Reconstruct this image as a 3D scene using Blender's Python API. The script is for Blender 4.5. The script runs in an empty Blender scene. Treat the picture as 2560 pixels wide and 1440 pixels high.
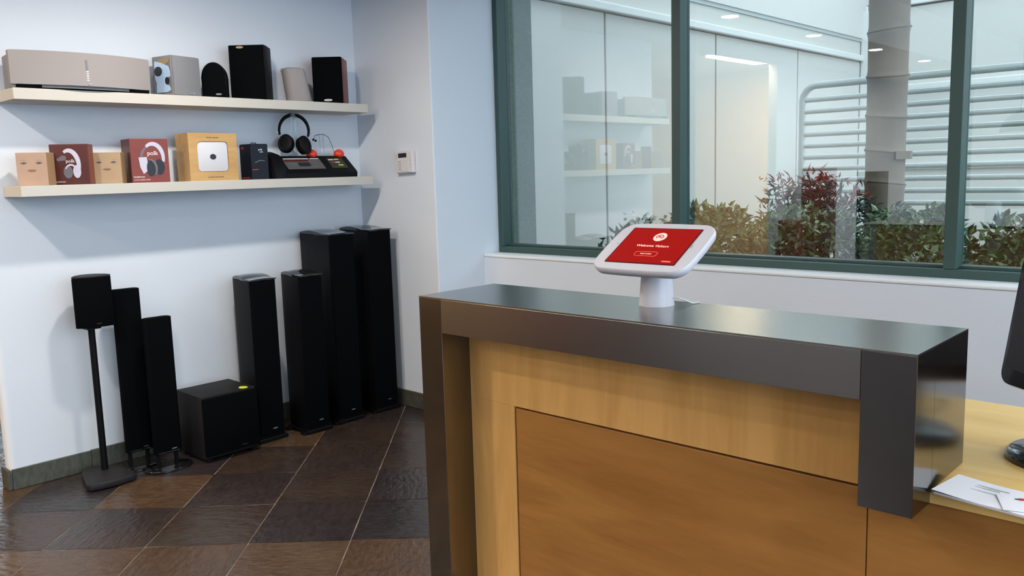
import bpy, bmesh, math, random
from mathutils import Vector, Matrix
random.seed(7)
S = bpy.context.scene
COL = S.collection
PI = math.pi
def R(d): return math.radians(d)

# ------------------------------------------------------------------ camera
YAW, PITCH, ROLL, CAM_H, F_PX = 0.7559, 0.1354, -0.0291, 1.4257, 2111.94
fw = Vector((-math.sin(YAW)*math.cos(PITCH), math.cos(YAW)*math.cos(PITCH), -math.sin(PITCH)))
r0 = Vector((math.cos(YAW), math.sin(YAW), 0)); u0 = r0.cross(fw)
rt = r0*math.cos(ROLL) + u0*math.sin(ROLL); up = -r0*math.sin(ROLL) + u0*math.cos(ROLL)
cd = bpy.data.cameras.new('camera'); cam = bpy.data.objects.new('camera', cd); COL.objects.link(cam)
cd.sensor_fit = 'HORIZONTAL'; cd.sensor_width = 36; cd.lens = F_PX*36/2560; cd.clip_start = 0.05; cd.clip_end = 200
m = Matrix((rt, up, -fw)).transposed().to_4x4(); m.translation = Vector((0, 0, CAM_H)); cam.matrix_world = m
S.camera = cam

# ------------------------------------------------------------------ world, lights, exposure
S.view_settings.view_transform = 'Standard'; S.view_settings.look = 'None'
S.view_settings.gamma = 1; S.view_settings.use_curve_mapping = False
S.view_settings.exposure = 0.82
W = bpy.data.worlds.new('overcast_sky'); S.world = W; W.use_nodes = True
nt = W.node_tree; bg = nt.nodes['Background']
tc = nt.nodes.new('ShaderNodeTexCoord'); sp = nt.nodes.new('ShaderNodeSeparateXYZ'); cr = nt.nodes.new('ShaderNodeValToRGB')
nt.links.new(tc.outputs['Generated'], sp.inputs[0]); nt.links.new(sp.outputs['Z'], cr.inputs[0]); nt.links.new(cr.outputs[0], bg.inputs[0])
cr.color_ramp.elements[0].position = 0.0; cr.color_ramp.elements[0].color = (0.60, 0.77, 0.98, 1)
cr.color_ramp.elements[1].position = 0.7; cr.color_ramp.elements[1].color = (0.70, 0.87, 1.0, 1)
bg.inputs[1].default_value = 3.1
S.cycles.max_bounces = 7; S.cycles.diffuse_bounces = 4; S.cycles.glossy_bounces = 4
S.cycles.transmission_bounces = 6; S.cycles.transparent_max_bounces = 12
S.cycles.caustics_reflective = False; S.cycles.caustics_refractive = False
S.cycles.sample_clamp_indirect = 6.0

SOFFIT_Z, CEIL_Z = 2.55, 3.0
LAMPS = [(-3.27, 1.82, 2.55, 'lobby'), (-3.27, 0.34, 2.55, 'lobby'), (-3.27, -1.12, 2.55, 'lobby'), (-3.27, -2.6, 2.55, 'lobby'), (-3.27, -4.1, 2.55, 'lobby')]
MAIN_LAMPS = [(x, y, CEIL_Z, 'main') for x in (-1.4, 0.6) for y in (1.0, -0.9, -2.8, -4.7)]
SPOT_W, MAIN_W, TROFFER_W, FILL_W = 13.5, 2.5, 28.0, 10.0
WARM = (1.0, 0.91, 0.82)

def area(name, loc, rot, sx, sy, power, color, portal=False):
    l = bpy.data.lights.new(name, 'AREA'); l.shape = 'RECTANGLE'; l.size = sx; l.size_y = sy; l.energy = power; l.color = color
    if portal: l.cycles.is_portal = True
    o = bpy.data.objects.new(name, l); o.location = loc; o.rotation_euler = rot; COL.objects.link(o); return o

# ------------------------------------------------------------------ materials
def mat(name, col, rough=0.6, metal=0.0, spec=0.5, bump=0.0, bscale=200, vary=0.0, vscale=3.0, coat=0.0, emit=None, estr=0):
    m = bpy.data.materials.new(name); m.use_nodes = True; n = m.node_tree; b = n.nodes['Principled BSDF']
    b.inputs['Base Color'].default_value = (*col, 1); b.inputs['Roughness'].default_value = rough
    b.inputs['Metallic'].default_value = metal; b.inputs['Specular IOR Level'].default_value = spec
    b.inputs['Coat Weight'].default_value = coat
    if emit: b.inputs['Emission Color'].default_value = (*emit, 1); b.inputs['Emission Strength'].default_value = estr
    t = n.nodes.new('ShaderNodeTexCoord')
    if vary:
        z = n.nodes.new('ShaderNodeTexNoise'); z.inputs['Scale'].default_value = vscale; z.inputs['Detail'].default_value = 5
        n.links.new(t.outputs['Object'], z.inputs['Vector'])
        x = n.nodes.new('ShaderNodeMixRGB'); x.inputs[1].default_value = (*[c*(1-vary) for c in col], 1); x.inputs[2].default_value = (*[min(1, c*(1+vary)) for c in col], 1)
        n.links.new(z.outputs[0], x.inputs[0]); n.links.new(x.outputs[0], b.inputs['Base Color'])
    if bump:
        z = n.nodes.new('ShaderNodeTexNoise'); z.inputs['Scale'].default_value = bscale; z.inputs['Detail'].default_value = 4
        n.links.new(t.outputs['Object'], z.inputs['Vector'])
        u = n.nodes.new('ShaderNodeBump'); u.inputs['Strength'].default_value = bump; u.inputs['Distance'].default_value = 0.004
        n.links.new(z.outputs[0], u.inputs['Height']); n.links.new(u.outputs[0], b.inputs['Normal'])
    return m
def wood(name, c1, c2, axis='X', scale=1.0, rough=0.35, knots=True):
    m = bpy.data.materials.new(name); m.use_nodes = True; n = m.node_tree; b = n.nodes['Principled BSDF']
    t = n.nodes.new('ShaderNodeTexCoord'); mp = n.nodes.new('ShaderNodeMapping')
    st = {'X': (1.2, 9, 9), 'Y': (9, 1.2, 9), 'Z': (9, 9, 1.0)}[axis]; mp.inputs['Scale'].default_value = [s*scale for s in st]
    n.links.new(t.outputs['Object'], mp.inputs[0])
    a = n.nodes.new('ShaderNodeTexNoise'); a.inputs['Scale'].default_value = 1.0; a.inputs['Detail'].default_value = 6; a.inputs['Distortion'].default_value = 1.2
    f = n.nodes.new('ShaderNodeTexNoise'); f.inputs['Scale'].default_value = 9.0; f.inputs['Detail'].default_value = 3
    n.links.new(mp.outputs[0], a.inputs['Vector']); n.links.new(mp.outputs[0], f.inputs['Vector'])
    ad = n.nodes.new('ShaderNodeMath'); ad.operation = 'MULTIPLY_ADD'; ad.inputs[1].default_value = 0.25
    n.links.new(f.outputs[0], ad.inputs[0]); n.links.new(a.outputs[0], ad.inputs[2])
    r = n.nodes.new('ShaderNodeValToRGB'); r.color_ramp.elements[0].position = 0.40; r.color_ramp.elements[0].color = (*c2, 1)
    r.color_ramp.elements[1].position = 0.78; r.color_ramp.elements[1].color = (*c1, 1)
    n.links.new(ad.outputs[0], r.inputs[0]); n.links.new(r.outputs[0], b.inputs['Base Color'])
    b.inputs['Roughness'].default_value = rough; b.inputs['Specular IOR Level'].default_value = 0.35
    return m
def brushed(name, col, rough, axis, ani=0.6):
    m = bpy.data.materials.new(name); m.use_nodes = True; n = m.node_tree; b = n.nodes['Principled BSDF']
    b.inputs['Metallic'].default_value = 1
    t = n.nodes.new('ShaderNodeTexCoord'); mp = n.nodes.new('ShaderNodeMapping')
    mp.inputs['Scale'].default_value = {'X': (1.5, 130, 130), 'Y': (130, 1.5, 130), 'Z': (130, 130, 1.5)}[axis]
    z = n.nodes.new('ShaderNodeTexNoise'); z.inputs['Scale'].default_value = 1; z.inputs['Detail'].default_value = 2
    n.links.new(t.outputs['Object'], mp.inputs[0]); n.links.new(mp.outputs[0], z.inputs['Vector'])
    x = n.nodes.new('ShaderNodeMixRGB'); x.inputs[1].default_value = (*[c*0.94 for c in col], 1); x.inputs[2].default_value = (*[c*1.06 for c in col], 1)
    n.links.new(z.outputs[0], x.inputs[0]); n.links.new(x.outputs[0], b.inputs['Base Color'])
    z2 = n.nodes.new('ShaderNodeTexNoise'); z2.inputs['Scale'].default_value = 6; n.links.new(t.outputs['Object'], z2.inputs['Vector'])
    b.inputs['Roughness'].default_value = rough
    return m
def slate(name, shades, rough, bumpv, sparkle=False):
    m = bpy.data.materials.new(name); m.use_nodes = True; n = m.node_tree; b = n.nodes['Principled BSDF']
    t = n.nodes.new('ShaderNodeTexCoord'); oi = n.nodes.new('ShaderNodeObjectInfo')
    ad = n.nodes.new('ShaderNodeVectorMath'); ad.operation = 'MULTIPLY_ADD'; ad.inputs[1].default_value = (1, 1, 1)
    cx = n.nodes.new('ShaderNodeCombineXYZ'); mu = n.nodes.new('ShaderNodeMath'); mu.operation = 'MULTIPLY'; mu.inputs[1].default_value = 60
    n.links.new(oi.outputs['Random'], mu.inputs[0]); n.links.new(mu.outputs[0], cx.inputs[2]); n.links.new(mu.outputs[0], cx.inputs[0])
    n.links.new(t.outputs['Object'], ad.inputs[0]); n.links.new(cx.outputs[0], ad.inputs[2])
    big = n.nodes.new('ShaderNodeTexNoise'); big.inputs['Scale'].default_value = 2.6; big.inputs['Detail'].default_value = 7; big.inputs['Roughness'].default_value = 0.62
    n.links.new(ad.outputs[0], big.inputs['Vector'])
    sh = n.nodes.new('ShaderNodeMath'); sh.operation = 'MULTIPLY_ADD'; sh.inputs[1].default_value = 0.36
    su = n.nodes.new('ShaderNodeMath'); su.operation = 'MULTIPLY'; su.inputs[1].default_value = 0.78
    n.links.new(big.outputs[0], su.inputs[0]); n.links.new(oi.outputs['Random'], sh.inputs[0]); n.links.new(su.outputs[0], sh.inputs[2])
    r = n.nodes.new('ShaderNodeValToRGB'); e = r.color_ramp.elements
    e[0].position = 0.16; e[0].color = (*shades[0], 1); e[1].position = 0.88; e[1].color = (*shades[-1], 1)
    for k, s in enumerate(shades[1:-1]):
        q = e.new(0.16 + 0.72*(k+1)/(len(shades)-1)); q.color = (*s, 1)
    n.links.new(sh.outputs[0], r.inputs[0])
    fine = n.nodes.new('ShaderNodeTexNoise'); fine.inputs['Scale'].default_value = 22; fine.inputs['Detail'].default_value = 6
    mp = n.nodes.new('ShaderNodeMapping'); mp.inputs['Scale'].default_value = (1, 2.2, 1); n.links.new(ad.outputs[0], mp.inputs[0]); n.links.new(mp.outputs[0], fine.inputs['Vector'])
    mx = n.nodes.new('ShaderNodeMixRGB'); mx.blend_type = 'MULTIPLY'; mx.inputs[0].default_value = 0.6
    fr = n.nodes.new('ShaderNodeMapRange'); fr.inputs['From Min'].default_value = 0.3; fr.inputs['From Max'].default_value = 0.7; fr.inputs['To Min'].default_value = 0.55; fr.inputs['To Max'].default_value = 1.35
    n.links.new(fine.outputs[0], fr.inputs['Value']); n.links.new(r.outputs[0], mx.inputs[1]); n.links.new(fr.outputs[0], mx.inputs[2])
    n.links.new(mx.outputs[0], b.inputs['Base Color'])
    mr = n.nodes.new('ShaderNodeMapRange'); mr.inputs['To Min'].default_value = rough-0.08; mr.inputs['To Max'].default_value = rough+0.2
    n.links.new(big.outputs[0], mr.inputs['Value']); n.links.new(mr.outputs[0], b.inputs['Roughness'])
    u = n.nodes.new('ShaderNodeBump'); u.inputs['Strength'].default_value = bumpv; u.inputs['Distance'].default_value = 0.012
    hs = n.nodes.new('ShaderNodeMath'); hs.operation = 'ADD'; n.links.new(fine.outputs[0], hs.inputs[0]); n.links.new(big.outputs[0], hs.inputs[1])
    n.links.new(hs.outputs[0], u.inputs['Height']); n.links.new(u.outputs[0], b.inputs['Normal'])
    b.inputs['Specular IOR Level'].default_value = 0.5
    return m
def glass_mat(name, tint, ior, rough=0.0):
    m = bpy.data.materials.new(name); m.use_nodes = True; n = m.node_tree; n.nodes.remove(n.nodes['Principled BSDF'])
    out = n.nodes['Material Output']; tr = n.nodes.new('ShaderNodeBsdfTransparent'); tr.inputs[0].default_value = (*tint, 1)
    gl = n.nodes.new('ShaderNodeBsdfGlossy'); gl.inputs['Roughness'].default_value = rough; fr = n.nodes.new('ShaderNodeFresnel'); fr.inputs[0].default_value = ior
    ge = n.nodes.new('ShaderNodeNewGeometry'); mr = n.nodes.new('ShaderNodeMapRange'); mr.inputs['To Min'].default_value = ior; mr.inputs['To Max'].default_value = 1/ior
    n.links.new(ge.outputs['Backfacing'], mr.inputs['Value']); n.links.new(mr.outputs[0], fr.inputs[0])
    mx = n.nodes.new('ShaderNodeMixShader'); n.links.new(fr.outputs[0], mx.inputs[0]); n.links.new(tr.outputs[0], mx.inputs[1]); n.links.new(gl.outputs[0], mx.inputs[2])
    n.links.new(mx.outputs[0], out.inputs[0]); return m

M = {}
M['wall'] = mat('white_wall_paint', (0.67, 0.715, 0.77), 0.75, bump=0.12, bscale=90)
M['ceiling'] = mat('ceiling_paint', (0.72, 0.73, 0.75), 0.85)
M['peach'] = mat('peach_wall_paint', (0.80, 0.62, 0.42), 0.8)
M['shelf'] = mat('shelf_lacquer', (0.55, 0.525, 0.47), 0.7, spec=0.2)
M['sill'] = mat('sill_paint', (0.80, 0.81, 0.82), 0.5)
M['grout'] = mat('grout', (0.27, 0.21, 0.165), 0.85, vary=0.2, vscale=8)
SH = [(0.016, 0.016, 0.015), (0.021, 0.019, 0.017), (0.028, 0.0205, 0.0205), (0.032, 0.023, 0.021), (0.042, 0.026, 0.019), (0.045, 0.033, 0.023)]
M['slate'] = slate('slate_tile', SH, 0.22, 0.35)
M['slate_rust'] = slate('rust_slate_tile', [(0.045, 0.032, 0.024), (0.065, 0.039, 0.023), (0.082, 0.046, 0.025), (0.10, 0.064, 0.034)], 0.20, 0.35)
M['slate_rough'] = slate('cleft_slate_tile', [(0.022, 0.023, 0.022), (0.034, 0.034, 0.032), (0.045, 0.036, 0.034)], 0.12, 1.0)
M['slate_base'] = slate('slate_base', [(0.045, 0.050, 0.040), (0.07, 0.075, 0.055), (0.06, 0.05, 0.04)], 0.5, 0.4)
M['green'] = mat('green_window_paint', (0.033, 0.073, 0.066), 0.45)
M['glass'] = glass_mat('window_glass', (0.90, 0.93, 0.915), 2.5)
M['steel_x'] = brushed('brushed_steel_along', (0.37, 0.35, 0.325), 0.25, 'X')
M['steel_z'] = brushed('brushed_steel_upright_dimmed', (0.215, 0.205, 0.20), 0.18, 'Z')  # base darkened to stand for the dim surroundings this steel mirrors
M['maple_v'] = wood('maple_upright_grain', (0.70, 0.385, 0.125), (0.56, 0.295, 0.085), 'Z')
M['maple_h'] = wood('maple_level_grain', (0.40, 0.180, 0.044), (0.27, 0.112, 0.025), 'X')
M['maple_top'] = wood('maple_worktop', (0.84, 0.56, 0.20), (0.74, 0.46, 0.14), 'X', rough=0.5)
M['black'] = mat('black_grille_cloth', (0.0025, 0.0032, 0.0038), 0.95, spec=0.03, bump=0.2, bscale=900)
M['black_ash'] = mat('black_ash_vinyl', (0.004, 0.004, 0.005), 0.5, spec=0.10, bump=0.2, bscale=150)
M['sub_vinyl'] = mat('dark_textured_vinyl', (0.010, 0.009, 0.010), 0.6, spec=0.2, bump=0.2, bscale=200)
M['gloss_black'] = mat('gloss_black', (0.008, 0.008, 0.009), 0.12, coat=0.5)
M['satin_black'] = mat('satin_black_plastic', (0.004, 0.004, 0.005), 0.45, spec=0.12)
M['charcoal'] = mat('charcoal_powder_coat', (0.015, 0.0135, 0.015), 0.55, spec=0.25, bump=0.2, bscale=500)
M['silver'] = mat('silver_badge', (0.6, 0.6, 0.6), 0.25, metal=1)
M['cherry'] = wood('cherry_veneer', (0.23, 0.05, 0.028), (0.12, 0.025, 0.015), 'Z', rough=0.35)
M['white_cloth'] = mat('white_grille_cloth', (0.31, 0.28, 0.272), 0.85, bump=0.15, bscale=900)
M['white_gloss'] = mat('white_plastic', (0.66, 0.66, 0.68), 0.3)
M['grey_cloth'] = mat('grey_metal_grille', (0.21, 0.21, 0.22), 0.6, bump=0.2, bscale=700)
M['grey_dark'] = mat('dark_grey_tone', (0.18, 0.17, 0.18), 0.5)
M['lblue'] = mat('light_blue_tone', (0.48, 0.66, 0.86), 0.3)
M['gold'] = mat('gold_tone', (0.36, 0.24, 0.09), 0.4)
M['ink'] = mat('black_ink', (0.012, 0.014, 0.022), 0.5)
M['red_box'] = mat('red_box_card', (0.19, 0.030, 0.018), 0.4, vary=0.2, vscale=9)
M['dark_red'] = mat('dark_red_box_card', (0.075, 0.014, 0.011), 0.4)
M['print_white'] = mat('pale_lilac_print', (0.52, 0.50, 0.60), 0.4)
M['print_grey'] = mat('grey_print', (0.14, 0.13, 0.15), 0.4)
M['text_white'] = mat('white_print', (0.85, 0.80, 0.78), 0.5)
M['skin'] = mat('pale_peach_card', (0.42, 0.28, 0.20), 0.45, vary=0.12, vscale=12)
M['skin2'] = mat('pale_wood_card', (0.42, 0.29, 0.17), 0.45, vary=0.14, vscale=12)
M['skin_side'] = mat('tan_card', (0.36, 0.21, 0.10), 0.45)
M['lip'] = mat('muted_rose_print', (0.24, 0.125, 0.085), 0.5)
M['eye'] = mat('slate_blue_print', (0.08, 0.075, 0.12), 0.5)
M['bamboo'] = wood('bamboo_box', (0.56, 0.345, 0.135), (0.46, 0.26, 0.088), 'Y', 2.0, 0.45)
M['bamboo_txt'] = mat('brown_print', (0.10, 0.05, 0.02), 0.6)
M['cream_grille'] = mat('white_ribbed_card', (0.62, 0.62, 0.65), 0.6, bump=0.25, bscale=120)
M['navy'] = mat('navy_box_card', (0.006, 0.007, 0.014), 0.4, spec=0.2)
M['orange'] = mat('orange_red_print', (0.42, 0.03, 0.012), 0.4)
M['red_dome'] = mat('red_translucent_plastic', (0.75, 0.045, 0.02), 0.2)
M['grille_panel'] = mat('grey_label', (0.09, 0.085, 0.085), 0.4)
M['olive'] = mat('olive_label', (0.035, 0.036, 0.022), 0.4)
M['acrylic'] = glass_mat('clear_acrylic', (0.90, 0.92, 0.94), 1.5, 0.05)
M['chrome'] = mat('chrome', (0.7, 0.7, 0.72), 0.12, metal=1)
M['keypad'] = mat('keypad_plastic', (0.68, 0.64, 0.64), 0.5)
M['keys'] = mat('keypad_grey_key', (0.42, 0.40, 0.41), 0.5)
M['kiosk'] = mat('kiosk_white_metal', (0.66, 0.65, 0.69), 0.33)
M['screen_red'] = mat('screen_red', (0.10, 0.003, 0.002), 0.12, spec=0.12, emit=(0.60, 0.008, 0.004), estr=0.30)
M['screen_pink'] = mat('screen_pink', (0.6, 0.3, 0.25), 0.15, emit=(1.0, 0.62, 0.55), estr=0.5)
M['screen_line'] = mat('screen_thin_line', (0.5, 0.1, 0.08), 0.15, emit=(1.0, 0.22, 0.16), estr=0.45)
M['bezel'] = mat('tablet_bezel', (0.10, 0.01, 0.014), 0.2)
M['groove'] = mat('dark_maple_groove', (0.24, 0.115, 0.038), 0.6)
M['paper'] = mat('white_paper', (0.83, 0.83, 0.86), 0.7)
M['paper_grey'] = mat('grey_paper_print', (0.55, 0.55, 0.57), 0.7)
M['paper_red'] = mat('crimson_print', (0.62, 0.03, 0.06), 0.6)
M['yellow'] = mat('yellow_sticker', (0.72, 0.74, 0.02), 0.5)
M['ext_white'] = mat('white_stucco', (0.56, 0.53, 0.485), 0.9, bump=0.1, bscale=60)
M['ext_trim'] = mat('white_trim', (0.66, 0.64, 0.61), 0.7)
M['ext_joint'] = mat('grey_joint', (0.45, 0.48, 0.47), 0.9)
M['stucco'] = mat('rough_grey_stucco', (0.15, 0.18, 0.155), 0.95, bump=1.0, bscale=70, vary=0.45, vscale=55)
M['tube'] = mat('galvanised_tube', (0.62, 0.65, 0.62), 0.5, metal=0.2)
M['trunk'] = mat('palm_bark', (0.26, 0.20, 0.155), 0.85, bump=0.5, bscale=25, vary=0.3, vscale=6)
M['trunk_ring'] = mat('palm_ring_scar', (0.19, 0.15, 0.12), 0.9)
M['leaf'] = mat('hedge_leaf', (0.075, 0.15, 0.04), 0.4, vary=0.7, vscale=14)
M['leaf_pale'] = mat('hedge_leaf_pale', (0.30, 0.38, 0.22), 0.4, vary=0.3, vscale=14)
M['leaf_dark'] = mat('dark_leaf', (0.025, 0.055, 0.04), 0.4, vary=0.4, vscale=10)
M['leaf_red'] = mat('red_leaf', (0.33, 0.045, 0.035), 0.45, vary=0.3, vscale=10)
M['twig'] = mat('twig', (0.08, 0.05, 0.035), 0.9)
M['soil'] = mat('soil', (0.10, 0.085, 0.06), 0.95, bump=0.5, bscale=20, vary=0.3, vscale=4)
M['lamp'] = mat('lamp_diffuser', (1, 1, 1), 0.5, emit=(1.0, 0.93, 0.82), estr=40)
M['fill_panel'] = mat('fill_panel_diffuser', (1, 1, 1), 0.5, emit=(0.93, 0.96, 1.0), estr=4)
M['troffer'] = mat('troffer_diffuser', (1, 1, 1), 0.5, emit=(1.0, 0.84, 0.60), estr=9)
M['flower'] = mat('pale_blossom', (0.62, 0.58, 0.52), 0.7)

# ------------------------------------------------------------------ mesh helpers
def NB(): return bmesh.new()
def box(bm, x0, x1, y0, y1, z0, z1, bev=0, seg=2, rot=None):
    vs = [bm.verts.new((x, y, z)) for x in (x0, x1) for y in (y0, y1) for z in (z0, z1)]
    q = [(0,1,3,2), (4,6,7,5), (0,4,5,1), (2,3,7,6), (0,2,6,4), (1,5,7,3)]
    fs = [bm.faces.new([vs[i] for i in f]) for f in q]
    if bev:
        es = list({e for f in fs for e in f.edges})
        bmesh.ops.bevel(bm, geom=es, offset=bev, segments=seg, profile=0.5, affect='EDGES')
    return vs
def prism(bm, pts, a, b, axis='Z', bev=0):
    """extrude a closed 2D outline between a and b along axis. axis Z: (x,y); X: (y,z); Y: (x,z)"""
    def P(p, t):
        return {'Z': (p[0], p[1], t), 'X': (t, p[0], p[1]), 'Y': (p[0], t, p[1])}[axis]
    A = [bm.verts.new(P(p, a)) for p in pts]; B = [bm.verts.new(P(p, b)) for p in pts]
    n = len(pts); fa = bm.faces.new(A); fb = bm.faces.new(list(reversed(B)))
    for i in range(n): bm.faces.new((A[i], B[i], B[(i+1) % n], A[(i+1) % n]))
    if bev:
        es = list(fa.edges) + list(fb.edges)
        bmesh.ops.bevel(bm, geom=es, offset=bev, segments=2, profile=0.5, affect='EDGES')
def loft(bm, rings, cap=True):
    R_ = [[bm.verts.new(p) for p in r] for r in rings]; n = len(R_[0])
    for a, b in zip(R_, R_[1:]):
        for i in range(n): bm.faces.new((a[i], a[(i+1) % n], b[(i+1) % n], b[i]))
    if cap: bm.faces.new(list(reversed(R_[0]))); bm.faces.new(R_[-1])
def lathe(bm, prof, cx=0, cy=0, n=32, cap=True):
    loft(bm, [[(cx+r*math.cos(2*PI*i/n), cy+r*math.sin(2*PI*i/n), z) for i in range(n)] for r, z in prof], cap)
def tube(bm, path, r, n=8, closed=False):
    path = [Vector(p) for p in path]; rings = []; k = len(path); prev = None
    for i, p in enumerate(path):
        a = path[i-1] if (i or closed) else p; b = path[(i+1) % k] if (i < k-1 or closed) else p
        t = (b-a).normalized()
        s = prev if prev is not None else (Vector((0, 0, 1)) if abs(t.z) < 0.9 else Vector((1, 0, 0)))
        s = (s - t*s.dot(t)).normalized(); prev = s; w = t.cross(s)
        rr = r[i] if isinstance(r, (list, tuple)) else r
        rings.append([p + (s*math.cos(2*PI*j/n) + w*math.sin(2*PI*j/n))*rr for j in range(n)])
    if closed: rings.append(rings[0]); loft(bm, rings, False); bmesh.ops.remove_doubles(bm, verts=bm.verts, dist=1e-6)
    else: loft(bm, rings)
def rrect(w, h, r, n=5, cx=0, cy=0, bulge=0.0):
    """rounded rectangle outline, optionally with bowed sides"""
    pts = []
    for qx, qy, a0 in ((1, 1, 0), (-1, 1, 90), (-1, -1, 180), (1, -1, 270)):
        for i in range(n+1):
            a = R(a0 + 90*i/n); pts.append([qx*(w/2-r) + r*math.cos(a), qy*(h/2-r) + r*math.sin(a)])
    if bulge:
        out = []
        for i, p in enumerate(pts):
            out.append(p); q = pts[(i+1) % len(pts)]
            if math.dist(p, q) > 0.02:
                for k in range(1, 8):
                    t = k/8; out.append([p[0]+(q[0]-p[0])*t, p[1]+(q[1]-p[1])*t])
        pts = []
        for x, y in out:
            fx = 1 + bulge*max(0, 1-(2*y/h)**2); fy = 1 + bulge*max(0, 1-(2*x/w)**2)
            pts.append([x*fx, y*fy])
    return [(cx+x, cy+y) for x, y in pts]
def ellipse(rx, ry, cx=0, cy=0, n=28): return [(cx+rx*math.cos(2*PI*i/n), cy+ry*math.sin(2*PI*i/n)) for i in range(n)]
def mesh(name, bm, m, smooth=None):
    bmesh.ops.recalc_face_normals(bm, faces=bm.faces[:])
    me = bpy.data.meshes.new(name); bm.to_mesh(me); bm.free(); me.materials.append(m)
    if smooth:
        for p in me.polygons: p.use_smooth = True
        try: me.set_sharp_from_angle(angle=R(smooth))
        except Exception: pass
    return me
def part(name, bm, m, parent=None, loc=None, rot=None, smooth=None, label=None, kind=None):
    o = bpy.data.objects.new(name, mesh(name, bm, m, smooth)); COL.objects.link(o)
    if parent is not None: o.parent = parent
    if loc: o.location = loc
    if rot: o.rotation_euler = rot
    if label: o['label'] = label
    if kind: o['kind'] = kind
    return o
def thing(name, label, cat, loc=(0, 0, 0), rot=(0, 0, 0), group=None):
    o = bpy.data.objects.new(name, None); o.empty_display_size = 0.05; COL.objects.link(o)
    o.location = loc; o.rotation_euler = rot; o['label'] = label; o['category'] = cat
    if group: o['group'] = group
    return o
def tag(o, label, cat, group=None):
    o['label'] = label; o['category'] = cat
    if group: o['group'] = group
    return o
def struct(name, bm, m, parent=None, smooth=None):
    o = part(name, bm, m, parent, smooth=smooth)
    if parent is None: o['kind'] = 'structure'
    return o
def sbox(name, b, m, parent=None, bev=0):
    bm = NB(); box(bm, *b, bev=bev); return struct(name, bm, m, parent)
def pbox(name, b, m, parent, bev=0, **k):
    bm = NB(); box(bm, *b, bev=bev); return part(name, bm, m, parent, **k)
def text_obj(name, s, size, m, parent, mtx, depth=0.0003):
    """raised flat lettering; mtx takes the text's own XY plane into the parent's space"""
    cu = bpy.data.curves.new('t', 'FONT'); cu.body = s; cu.size = size; cu.align_x = 'CENTER'; cu.align_y = 'CENTER'; cu.extrude = depth; cu.resolution_u = 3
    t = bpy.data.objects.new('t', cu); COL.objects.link(t); bpy.context.view_layer.update()
    me = bpy.data.meshes.new_from_object(t.evaluated_get(bpy.context.evaluated_depsgraph_get()))
    bpy.data.objects.remove(t); bpy.data.curves.remove(cu)
    me.transform(mtx); me.materials.clear(); me.materials.append(m); me.name = name
    o = bpy.data.objects.new(name, me); COL.objects.link(o); o.parent = parent; return o
# faces +X: text runs along +Y, up is +Z
MX = lambda x, y, z: Matrix.Translation((x, y, z)) @ Matrix(((0, 0, 1, 0), (1, 0, 0, 0), (0, 1, 0, 0), (0, 0, 0, 1)))

# ------------------------------------------------------------------ setting
AX = -4.40            # face of the shelf wall
BY = 3.294            # face of the short wall beside the speakers
CX = -3.695           # corner of the short wall
SY, GY = 3.679, 3.885  # front of the sill wall, plane of the glass
Y0, X1 = -6.0, 4.6

# floor: grout bed with diagonal slate tiles
bm = NB(); box(bm, -7.82, X1, Y0, 3.95, -0.06, -0.003)
floor = struct('floor', bm, M['grout'])
T = 0.4064; ang = 0.766; e1 = Vector((math.cos(ang), math.sin(ang))); e2 = Vector((-math.sin(ang), math.cos(ang))); O = Vector((-2.3407, 4.4442))
def tile_mesh(seed, mk):
    rnd = random.Random(seed); bm = NB(); g = 0.0024; h = T/2 - g
    n = 3; top = {}
    for i in range(n+1):
        for j in range(n+1):
            x = -h + 2*h*i/n; y = -h + 2*h*j/n; edge = i in (0, n) or j in (0, n)
            top[i, j] = bm.verts.new((x + (rnd.uniform(-.0012, .0012) if edge else 0), y + (rnd.uniform(-.0012, .0012) if edge else 0), (-0.0012 if edge else 0) + rnd.uniform(-0.0008, 0.0008)))
    for i in range(n):
        for j in range(n): bm.faces.new((top[i, j], top[i+1, j], top[i+1, j+1], top[i, j+1]))
    be = [e for e in bm.edges if e.is_boundary]
    r = bmesh.ops.extrude_edge_only(bm, edges=be); vs = [v for v in r['geom'] if isinstance(v, bmesh.types.BMVert)]
    for v in vs: v.co.z = -0.012
    return mesh('tile', bm, M[mk], smooth=40)
TM = [tile_mesh(k, 'slate') for k in range(6)] + [tile_mesh(20+k, 'slate_rough') for k in range(3)] + [tile_mesh(30+k, 'slate_rust') for k in range(2)]
ROUGH = {(3, 2), (4, 2), (4, -1), (2, 2)}
RUST = {(2, 0), (0, 1), (1, 3), (0, 4)}
def in_view(p):
    d = Vector((p.x, p.y, -CAM_H)); z = d.dot(fw)
    if z < 0.2: return False
    x = 1280 + F_PX*d.dot(rt)/z; y = 720 - F_PX*d.dot(up)/z
    return -260 < x < 1400 and y < 1800
n_t = 0; rest = NB(); rnd = random.Random(3)
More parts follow.
